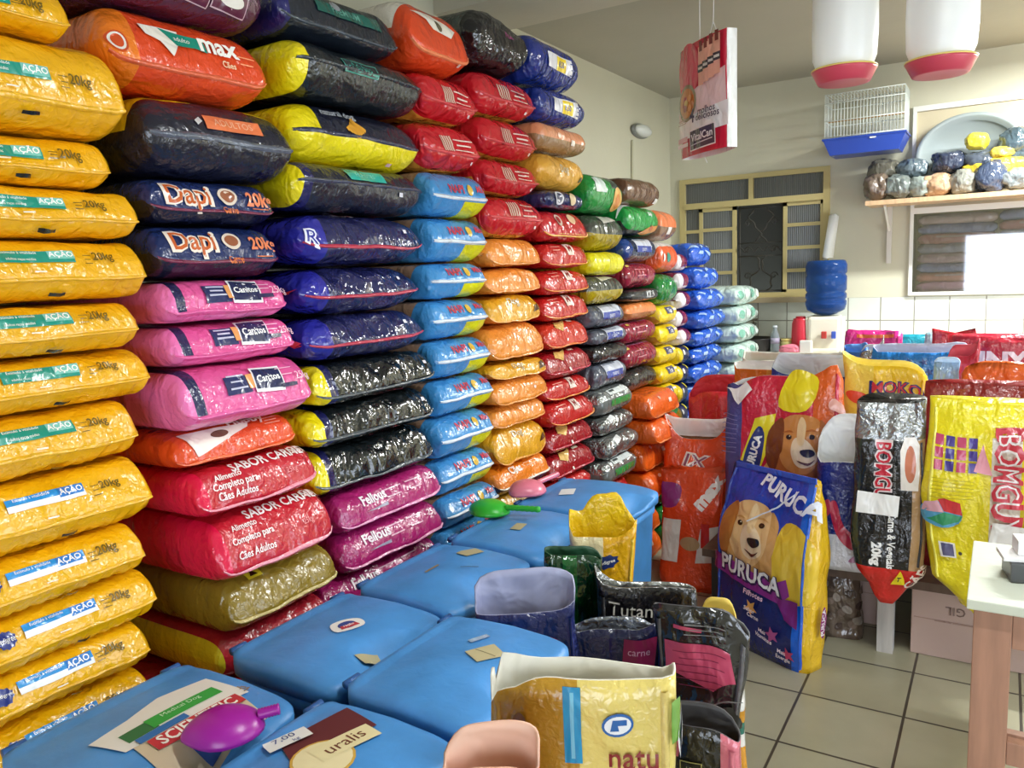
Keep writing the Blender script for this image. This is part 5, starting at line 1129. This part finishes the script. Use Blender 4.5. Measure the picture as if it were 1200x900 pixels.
carton(.33, .8, 3.45, 3.9, .27, 'pinkish cardboard box under the bench behind the wooden table leg')
b = Stand(.17, .14, .285, seed=41, wr=.014); b.body('#6c5c50', None, 'wrap', nz=14)
for k in range(14): b.put(('#9a9088', '#4c3c38', '#857268')[k % 3], SM((-.02, -.01), (.0, -.018), (.022, .0), (.005, .016), (-.018, .01)), -.75 + .5 * (k % 4) + .12 * (k % 3), .12 + .06 * k, k * .9, .8 + .1 * (k % 4), fin='wrap')
p = at_z(985, 742, 0); b.place(Vector((p.x, p.y + .02, 0)), math.atan2(-p.x, p.y), 'mottled brown grey sack on the floor right of the blue dog bag', name='mottled_sack')
G2 = 'bags standing on the low bench'
# big blue bag with a puppy on the floor
b = Stand(.49, .17, .745, wp=((0, .96), (.08, 1), (.6, 1), (.85, .96), (1, .9)), dp=((0, .85), (.1, 1), (.6, 1), (.85, .55), (1, .08)), rim=Rm((0, .0), (60, .02), (90, .0), (180, .0), (270, -.02), (300, .03)), e=.4, seed=50, wr=.009, lean=(.0, .05))
b.body('#1a3fb4', lambda x, z: ('#e0b41c' if x == 1.5 else ('#1c3a9a' if x == -1.5 else ('#1464d8' if .74 < x <= 1 else ('#1a2468' if z < .42 else None)))), 'bag', zb=(.42,), xb=(.74,), nz=30)
b.put('#e8c43c', SM((-.05, -.15), (.1, -.16), (.13, .0), (.06, .12), (-.04, .1)), .52, .6)
dog(b, -.2, .68, .215, 1, '#e6bc84', '#d09c5c', '#b87838')
b.put('#8a2a88', PG((-.215, .04), (.12, .02), (.17, .055), (.19, -.01), (.14, -.06), (-.215, -.035)), -.1, .44, -.08); b.put('#7c2478', PG((-.06, .03), (.05, .05), (.06, -.06), (-.0, -.045)), .62, .33, -.1)
b.put('#3a1c50', TX('PURUCA', .07, .09, sx=.82), -.12, .45, -.1); b.put('#f4f2f4', TX('PURUCA', .07, .03, sx=.82), -.13, .455, -.1)
b.put('#f0c8e0', TX('Filhotes', .022, .02), -.02, .345, -.12); b.put('#e8a858', PG(*[((.036 if i % 2 else .016) * cos(PI * i / 5 + .3), (.036 if i % 2 else .016) * sin(PI * i / 5 + .3)) for i in range(10)]), -.05, .27)
b.put('#f4e4ec', TX('Sabor', .018, .02), -.08, .255, -.1); b.put('#f4e4ec', TX('Carne', .018, .02), .0, .225, -.1)
b.put('#b0508c', PG(*[((.032 if i % 2 else .014) * cos(PI * i / 5), (.032 if i % 2 else .014) * sin(PI * i / 5)) for i in range(10)]), .42, .17); b.put('#f4e4f0', TX('Mais', .016, .02), .22, .165, -.1); b.put('#f4e4f0', TX('Vitaminas', .016, .02), .25, .135, -.1)
b.put('#c83868', PG(*[((.03 if i % 2 else .013) * cos(PI * i / 5), (.03 if i % 2 else .013) * sin(PI * i / 5)) for i in range(10)]), .72, .1); b.put('#f4e4f0', TX('Mais', .016, .02), .6, .1, -.1); b.put('#f4e4f0', TX('Energia', .016, .02), .62, .07, -.1)
b.put('#5a2a78', EL(.08, .06), -.3, .09); b.put('#f4e8f4', TX('25', .032, .03), -.32, .085, -.1); b.put('#e8d8e8', TX('kg', .014, .02), -.08, .07, -.1); b.put('#c890c0', TX('Peso Líquido', .01), -.3, .13, -.1)
b.put('#d8c0d8', TX('Com Prebiótico', .014), -.72, .2, -.1)
b.put('#8a2c6a', EL(.035, .13), 1.18, .28); b.put('#e8e0e8', TX('PURUCA', .02, .03), 1.18, .28, PI / 2); b.put('#e4e8f4', TX('PURUCA', .055, .04), .42, .9, -.3)
b.put('#d8e4f4', RC(.26, .006), .2, .83, .6)
o = b.place(Vector((-.785, 3.19, 0)), -.45, 'big blue puppy food bag standing on the tiled floor'); b.seam(o, '#2060d0', 1); b.seam(o, '#2448b0', -1)
MB().mat(M('#2a58c8', 'bag')).box((-.2, .035, .742), (.2, .042, .765), .002).build('top_seal', o)
# red bag with golden dog behind it
b = Stand(.52, .14, .74, dp=((0, 1), (.6, .9), (.9, .5), (1, .2)), rim=Rm((0, .03), (40, .09), (60, .06), (90, -.04), (180, .02), (270, -.05), (300, .0), (330, -.02)), e=.4, seed=55, wr=.008)
b.body('#cc1c3c', lambda x, z: '#4a4c90' if x < -.68 else ('#e0601c' if x > .52 else None), xb=(-.68, .52), liner='#e8e8e8', depth=.06)
b.put('#f0e028', PG((-.07, -.22), (.0, -.24), (.02, -.08), (.07, .06), (.09, .18), (.0, .16), (-.06, -.02)), -.44, .55); b.put('#24347c', SM((-.02, -.12), (.04, -.08), (.03, .08), (-.01, .12), (-.035, .02)), -.46, .56, -.25); b.put('#f4f4f4', TX('PURUCA', .034, .05, sx=.9), -.45, .56, PI / 2 - .25)
b.put('#f0dc20', SM((-.07, -.05), (.05, -.06), (.1, .04), (.03, .1), (-.03, .08)), .22, .9); b.put('#e8a860', EL(.16, .22), -.02, .4); b.put('#f0c890', EL(.09, .12), -.06, .38)
dog(b, .34, .64, .2, 1, '#d08a48', '#b4642c', '#7a3c1c'); b.put('#f0b0a0', EL(.05, .04), .86, .82); b.put('#f0f2f4', PG((-.05, .02), (.03, .05), (.06, .0), (.0, -.04)), -.72, .93)
for k in range(9): b.put('#7c7cb8', RC(.06, .003), -.86, .8 - .03 * k)
o = b.place(Vector((-.82, 3.60, ZBN + .001)), math.atan2(.8, 3.5) - .25, 'red bag with golden dog portrait, behind the blue puppy bag', group=G2); b.seam(o, '#d83050', 1)
# navy and white bag
b = Stand(.29, .16, .50, wp=((0, .8), (.3, .9), (1, 1)), rim=Rm((0, -.04), (50, .0), (90, .06), (140, .12), (180, .13), (240, .05), (270, -.02), (320, -.05)), seed=60, wr=.007)
b.body('#1e2a72', lambda x, z: '#e6e4e4' if z < .3 else None, liner='#eef0f2', depth=.35, zb=(.3,))
b.put('#c82c48', SM((-.08, .08), (-.05, .1), (-.02, .0), (.06, -.05), (.1, -.02), (.1, -.06), (.02, -.1), (-.05, -.04)), -.1, .38); b.put('#a82c60', SM((-.01, -.06), (.02, .0), (.04, .06), (.0, .05), (-.02, -.02)), .6, .58); b.put('#1e2a72', PG((.0, -.1), (.1, -.02), (.12, .08), (.04, .06)), .3, .32)
b.put('#c83c50', SM((-.02, -.05), (.03, .0), (.02, .05), (-.01, .02)), -.8, .5); b.put('#b87090', SM((-.06, -.01), (.0, .02), (.06, .015), (.03, -.01), (-.02, -.02)), .3, .13, .2)
o = b.place(Vector((-.50, 3.43, ZBN + .001)), .12, 'open navy and white bag right of the golden dog bag', group=G2); b.seam(o, '#2c3c90', 1)
# black bag hanging over the bench edge
b = Stand(.265, .15, .79, wp=((0, .2), (.06, .45), (.2, .92), (.4, 1), (1, .92)), dp=((0, .4), (.2, 1), (.8, 1), (1, .45)), rim=Rm((0, 0), (90, .02), (180, .03), (270, .0)), seed=66, wr=.009)
b.body('#161616', lambda x, z: (('#a8acae', 'foil') if z > .83 else ('#d02420' if z < .20 else ('#b89468' if x > .62 else ('#303c30' if x < -.78 else None)))), 'bag', zb=(.83, .2), xb=(.62, -.78), liner=None, nz=30)
b.put('#e8d8d8', TX('BOMGUY', .058, .07, sx=.8), -.18, .66, PI / 2 * -1); b.put('#c82c40', TX('BOMGUY', .055, .02, sx=.8), -.18, .66, -PI / 2)
b.put('#f0eae4', PG((-.03, -.1), (.03, -.1), (.035, .07), (.02, .1), (-.02, .1), (-.035, .05)), .55, .72); b.put('#c8785c', EL(.04, .14), .56, .72); lines(b, '#b8b8b8', .17, .8, .006, 1); b.put('#a0a0a0', TX('Alimento para cães adultos', .012), .17, .6, -PI / 2)
b.put('#f2f2f0', TX('Carne & Vegetais', .03, .03, sx=.75), .1, .34, -PI / 2); b.put('#f2f2f0', TX('20kg', .034, .05), -.3, .27, -PI / 2)
b.put('#f0dc20', PG((-.035, -.026), (.035, -.026), (.0, .034)), .42, .155, .1); b.put('#201c10', TX('T', .02, .03), .42, .15, .1); b.put('#f4e0d8', TX('CÃES', .03, .03), .9, .17, 1.2)
o = b.place(Vector((-.345, 3.262, .27)), .05, 'black bag with red tapering foot at the bench edge', group=G2, name='pet_food_bag'); b.seam(o, '#3c3c40', 1, .22, .82)
f = Flat(.15, .09); f.put('#f2f2f0', PG((-.075, -.04), (.07, -.045), (.075, .035), (-.07, .045)), 0, 0); q = mk('price_card', f.V, f.Fc, f.mats, f.fm, o, label='blank white card'); q.location = (-.035, -.092, .415)
# tall yellow bag
b = Stand(.43, .17, .80, wp=((0, .1), (.08, .4), (.22, .85), (.45, 1), (1, .98)), dp=((0, .3), (.2, 1), (.8, .8), (1, .3)), rim=Rm((0, .0), (60, -.01), (90, -.03), (180, .02), (300, .02)), seed=71, wr=.009)
b.body('#f0e020', lambda x, z: '#e8e2d0' if (.02 < x < .42 and .18 < z < .86) else None, 'bag', xb=(.02, .42), zb=(.18, .86), nz=30)
for i in range(4):
    for j in range(3): b.put(('#c84870', '#4a3c90')[(i) % 2], RC(.028, .036), -.78 + .17 * i, .83 - .055 * j)
b.put('#e8a0b0', PG((-.03, -.06), (.03, -.07), (.0, .04)), -.12, .78); b.put('#5ca8d0', EL(.13, .1), -.68, .5); b.put('#c83038', PG((0, 0), (.06, -.01), (.05, .035), (.0, .05), (-.02, .045)), -.66, .515); b.put('#3a9a6a', PG((0, 0), (-.05, -.03), (.0, -.05), (.05, -.03), (.06, -.01)), -.66, .51); b.put('#e8b0c0', PG((0, 0), (-.06, .0), (-.05, .035), (-.02, .045)), -.66, .51)
for k in range(6): b.put('#b8a820', RC(.13, .002), -.55, .66 - .016 * k)
b.put('#f0eee8', RC(.055, .055), -.62, .34); b.put('#5a5a80', RC(.04, .045), -.62, .34); b.put('#3a3420', EL(.014, .014), -.42, .33)
b.put('#c83848', TX('BOMGUY', .08, .06, sx=.8), .22, .67, -PI / 2); b.put('#f0e8e8', TX('BOMGUY', .07, -.01, sx=.82), .22, .67, -PI / 2); b.put('#5a4a70', TX('Original', .045, .0), .22, .28, -PI / 2)
b.put('#8a7068', SM((-.08, -.2), (.06, -.2), (.08, .05), (.02, .14), (-.05, .06)), .78, .48); b.put('#5a4440', EL(.07, .09), .8, .46); b.put('#2c58b0', SM((-.03, -.04), (.04, -.04), (.03, .05), (-.03, .04)), .62, .24)
o = b.place(Vector((-.015, 3.235, .275)), 0.02, 'tall bright yellow bag with red sideways lettering at the bench edge', group=G2, name='pet_food_bag'); b.seam(o, '#f0e860', -1, .2, .96); b.seam(o, '#f0e860', 1, .3, .96)
f = Flat(.14, .09); f.put('#ececea', PG((-.07, -.035), (.06, -.045), (.07, .035), (-.06, .045)), 0, 0); q = mk('price_card', f.V, f.Fc, f.mats, f.fm, o, label='blank white card'); q.location = (.07, -.1, .35)

def rowbag(px, py, Y, w_, d, col, label, liner='#e0e0e0', zone=None, rim=None, dec=None, xb=(), zb=(), fin='bag', z0=ZBN, rz=0, seed=0, wr=.01, closed=False):
    p = at_y(px, py, Y); H = p.z - z0
    b = Stand(w_, d, H, rim=rim or Rm((0, -.02), (60, .01), (90, .0), (150, .03), (180, .02), (270, .01), (320, -.02)), seed=seed or px * .37, wr=wr, dp=((0, 1), (.7, 1), (1, .25 if closed else .35)))
    b.body(col, zone, fin, liner=None if closed else liner, depth=.12, xb=xb, zb=zb, nz=18)
    if dec: dec(b)
    o = b.place(Vector((p.x, Y, z0 + .001)), rz, label, group=G2 if z0 > 0 else 'bags standing on the floor by the aisle', name='pet_food_bag' if closed else 'open_pet_food_bag'); b.seam(o, col, 1); return o
# orange bags left, on the floor
def d_ix(b):
    b.put('#f0ece4', TX('IX', .09, .06), -.05, .8, -.2); b.put('#8a4a6a', TX('IX', .09, .0), -.045, .795, -.2); b.put('#e8961c', SM((-.08, -.1), (.1, -.08), (.12, .1), (.0, .04), (-.1, .02)), .05, .6); b.put('#6a2a5c', EL(.12, .14), .0, .45)
rowbag(818, 492, 3.95, .36, .16, '#e65018', 'open orange bag with white letters left of the golden dog bag', '#f0ece8', rim=Rm((0, -.1), (50, -.02), (80, .04), (90, .03), (180, .0), (270, .03), (290, .05), (320, -.03)), dec=d_ix, z0=0, rz=.15)
def d_mx2(b):
    b.put('#8a2a78', SM((-.05, -.05), (.04, -.04), (.05, .05), (-.04, .06)), -.7, .82); b.put('#f0e8e4', TX('max', .07, .06), .45, .86, .9); b.put('#e0dcd6', PG((-.05, -.12), (.03, -.12), (.05, .1), (-.04, .1)), -.62, .45); b.put('#e0dcd6', PG((-.06, -.1), (.06, -.08), (.06, .1), (-.03, .08)), .45, .42)
    b.put('#c82c28', RC(.04, .12), .4, .5); b.put('#b89870', EL(.1, .07), -.05, .42)
b_ = rowbag(815, 553, 3.72, .33, .2, '#e2481c', 'orange and white bag on the floor below the open orange bag', dec=d_mx2, z0=0, rz=.12, closed=True)
rowbag(850, 452, 4.50, .42, .18, '#c41c30', 'red open bag with slanting rim beside the yellow small bags', '#c82c3c', zone=lambda x, z: '#d83048' if x < -.6 else None, xb=(-.6,), rim=Rm((0, -.03), (60, .05), (90, .08), (180, .06), (270, -.05), (300, -.08)), dec=lambda b: (b.put('#e0c8c4', RC(.05, .06), .5, .88), b.put('#e8d820', RC(.03, .14), .86, .85), b.put('#1c1c28', RC(.02, .14), .95, .85)), z0=0, rz=.1)
rowbag(893, 428, 4.16, .3, .16, '#e0701c', 'orange bag with white opening behind the red dog bag', '#f0ece4', zone=lambda x, z: '#e89438' if x > .2 else None, xb=(.2,))
rowbag(962, 436, 3.98, .46, .17, '#1e2c86', 'wide navy bag with yellow edge label', '#ccd4dc', rim=Rm((0, -.02), (80, .0), (120, .02), (180, .08), (220, .09), (270, .02)), dec=lambda b: (b.put('#e8d020', RC(.07, .26), .82, .78), b.put('#d8d8d8', RC(.045, .12), .82, .76)), rz=.05)
rowbag(1038, 428, 3.78, .34, .17, '#ecc018', 'yellow bag with dark blue and red lettering', '#f0d860', zone=lambda x, z: '#f0d050' if x < -.25 else None, xb=(-.25,), rim=Rm((0, .0), (70, -.04), (90, -.06), (180, .02), (270, .06), (300, .04)), dec=lambda b: (b.put('#2a2c70', TX('MOKO', .05, .06), .28, .88), b.put('#c82c3c', TX('MOKO', .046, .01), .28, .88), b.put('#b83030', TX('BLEND', .025, .03), .2, .79), b.put('#d84830', EL(.1, .05), -.6, .82), b.put('#f0e0a0', EL(.08, .1), -.6, .66), b.put('#d88830', RC(.2, .02), .2, .68)))
st = tuple(((.022 if i % 2 else .008) * cos(PI * i / 5), (.022 if i % 2 else .008) * sin(PI * i / 5)) for i in range(10))
rowbag(1078, 408, 4.36, .44, .17, '#1c7ccc', 'bright blue bag with dark blue stars', '#b8c0d8', dec=lambda b: [b.put('#123c8c', PG(*st), -.5 + .3 * (k % 5) + .12 * (k // 5 % 2), .94 - .06 * (k // 5)) for k in range(15)] + [b.put('#4a3a80', RC(.1, .05), -.75, .9), b.put('#8a2c80', RC(.12, .03), -.4, .86)])
rowbag(935, 416, 4.72, .62, .17, '#e4e0cc', 'wide cream bag with dark diagonal band and lettering', '#d8d8cc', rim=Rm((0, -.03), (60, .02), (90, .04), (180, .01), (270, .02), (300, -.05)), dec=lambda b: (b.put('#26242c', PG((-.1, -.1), (-.03, -.1), (.12, .1), (.06, .1)), .62, .86), b.put('#e8e8e8', TX('ARO', .05, .04), .84, .88, .6)))
rowbag(1023, 389, 5.05, .31, .16, '#c8287c', 'pink bag at the back beside the water dispenser', '#e87c9c', closed=True, rim=Rm((0, .0), (60, .01), (90, -.02), (180, .01), (270, -.03), (300, .02)), dec=lambda b: b.put('#e0703c', RC(.2, .02), .1, .97))
rowbag(1002, 408, 4.56, .12, .1, '#3c78c8', 'small blue bag in front of the pink bag', '#5c98e0', seed=4)
rowbag(1022, 404, 4.55, .12, .1, '#b8b4ac', 'thin silvery bag with open top beside the star bag', '#d8d8d8', rim=Rm((0, -.03), (90, .05), (180, .0), (270, -.06)), fin='foil')
rowbag(1077, 396, 5.22, .3, .14, '#1f8a9c', 'teal bag behind the star bag', '#48a8b4', closed=True)
rowbag(1095, 393, 5.08, .1, .1, '#a8c8d4', 'pale blue translucent bag tuft behind the star bag', '#c0dce4', closed=True, seed=9)
rowbag(1120, 391, 4.9, .22, .14, '#c42434', 'red square topped bag left of the red lettered bag', '#c42434', closed=True, rim=Rm((0, -.01), (70, .03), (90, .02), (180, .0), (270, .02), (290, .03)))
rowbag(1172, 396, 4.62, .40, .17, '#b01c34', 'dark red bag with big white letters', '#c83048', closed=True, dec=lambda b: (b.put('#e8dce0', TX('NNY', .09, .05), -.1, .88), b.put('#e8e4e4', PG((-.1, -.02), (.0, -.03), (.04, .02), (-.06, .03)), -.2, .76)))
rowbag(1110, 424, 3.98, .11, .1, '#8ab0dc', 'small pale blue bag right of the yellow lettered bag', '#b8d0e8', rim=Rm((0, 0), (90, .0), (180, .02), (270, .0)), fin='wrap', seed=13)
rowbag(1127, 412, 4.15, .13, .12, '#b8243c', 'narrow crimson bag beside the pale blue bag', '#d85060', fin='bag', rim=Rm((0, -.02), (90, .06), (180, .03), (270, -.1)))
rowbag(1172, 424, 3.95, .3, .17, '#e06424', 'orange glossy bag with rounded top behind the tall yellow bag', '#f0b890', closed=True, fin='wrap', rim=Rm((0, .0), (60, -.04), (90, -.08), (180, .0), (270, -.1), (300, -.03)))
rowbag(1160, 452, 3.62, .46, .14, '#8a2020', 'dark red bag directly behind the tall yellow bag', '#8a3030', closed=True)

# ------------------------------------------------------------------ wooden table in the right foreground
ta = at_z(1133, 702, .78); tbk = at_z(1140, 633, .78); tx0, ty0, ty1 = ta.x, ta.y, tbk.y
tt = empty('wooden_table', (tx0 + .5, (ty0 + ty1) / 2, 0), label='wooden table with worn pale top at the right edge', cat='table')
hx, hy = .5, (ty1 - ty0) / 2
MB().mat(M('#d6dccc', 'paint')).box((-hx, -hy, .755), (hx, hy, .78), .003).build('tabletop', tt)
W1 = M('#b98a72', 'wood')
for sx in (-1, 1):
    for sy in (-1, 1):
        x = sx * (hx - .055); y = sy * (hy - .05); m = MB().mat(W1).box((x - .04, y - .035, 0), (x + .04, y + .035, .754), .003)
        lg = m.build('leg', tt)
for nm, a, b_ in (('apron', (-hx + .096, -hy + .02, .665), (hx - .096, -hy + .045, .754)), ('apron', (-hx + .096, hy - .045, .665), (hx - .096, hy - .02, .754)), ('apron', (-hx + .02, -hy + .086, .665), (-hx + .045, hy - .086, .754)), ('apron', (hx - .045, -hy + .086, .665), (hx - .02, hy - .086, .754)),
                  ('stretcher', (-hx + .096, -hy + .03, .36), (hx - .096, -hy + .06, .42)), ('stretcher', (-hx + .096, hy - .06, .18), (hx - .096, hy - .03, .24))):
    MB().mat(W1).box(a, b_, .002).build(nm, tt)
p = at_z(1205, 672, .79)
e = empty('paper_holder', (p.x + .02, p.y, .781), .2, label='dark grey holder with white papers on the wooden table', cat='paper holder')
MB().mat(M('#4c4e50', 'plastic')).box((-.07, -.05, 0), (.07, .05, .05), .004).build('holder_base', e); MB().mat(M('#f0f0f0', 'matt')).box((-.085, -.04, .051), (.07, .045, .062), .002).box((-.05, -.02, .063), (.07, .045, .1), .002).build('paper_stack', e)

# ceiling lamps of the shop
def tube_lamp(x, y, label, L_=1.2, power=27):
    e = empty('ceiling_lamp', (x, y, ZC), label=label, cat='lamp', group='fluorescent ceiling lamps')
    MB().mat(M('#e8e8e4', 'plastic')).box((-L_ / 2, -.06, -.05), (L_ / 2, .06, 0), .004).build('housing', e)
    MB().mat(M('#f6fbff', 'lamp')).tube([(-L_ / 2 + .04, 0, -.075), (L_ / 2 - .04, 0, -.075)], .016, 12).build('tube', e, True)
    for sx in (-1, 1): MB().mat(M('#d0d0d0', 'plastic')).box((sx * (L_ / 2 - .03) - .012, -.02, -.095), (sx * (L_ / 2 - .03) + .012, .02, -.05), .003).build('socket', e)
    l = D.lights.new('lamp_light', 'AREA'); l.shape = 'RECTANGLE'; l.size = L_; l.size_y = .1; l.energy = power; l.color = (.97, 1, .98)
    o = D.objects.new('lamp_light', l); COL.objects.link(o); o.parent = e; o.location = (0, 0, -.1)
tube_lamp(.35, 1.5, 'fluorescent ceiling lamp above the aisle near the bins')
tube_lamp(.8, 5.2, 'fluorescent ceiling lamp above the low bench', power=150)
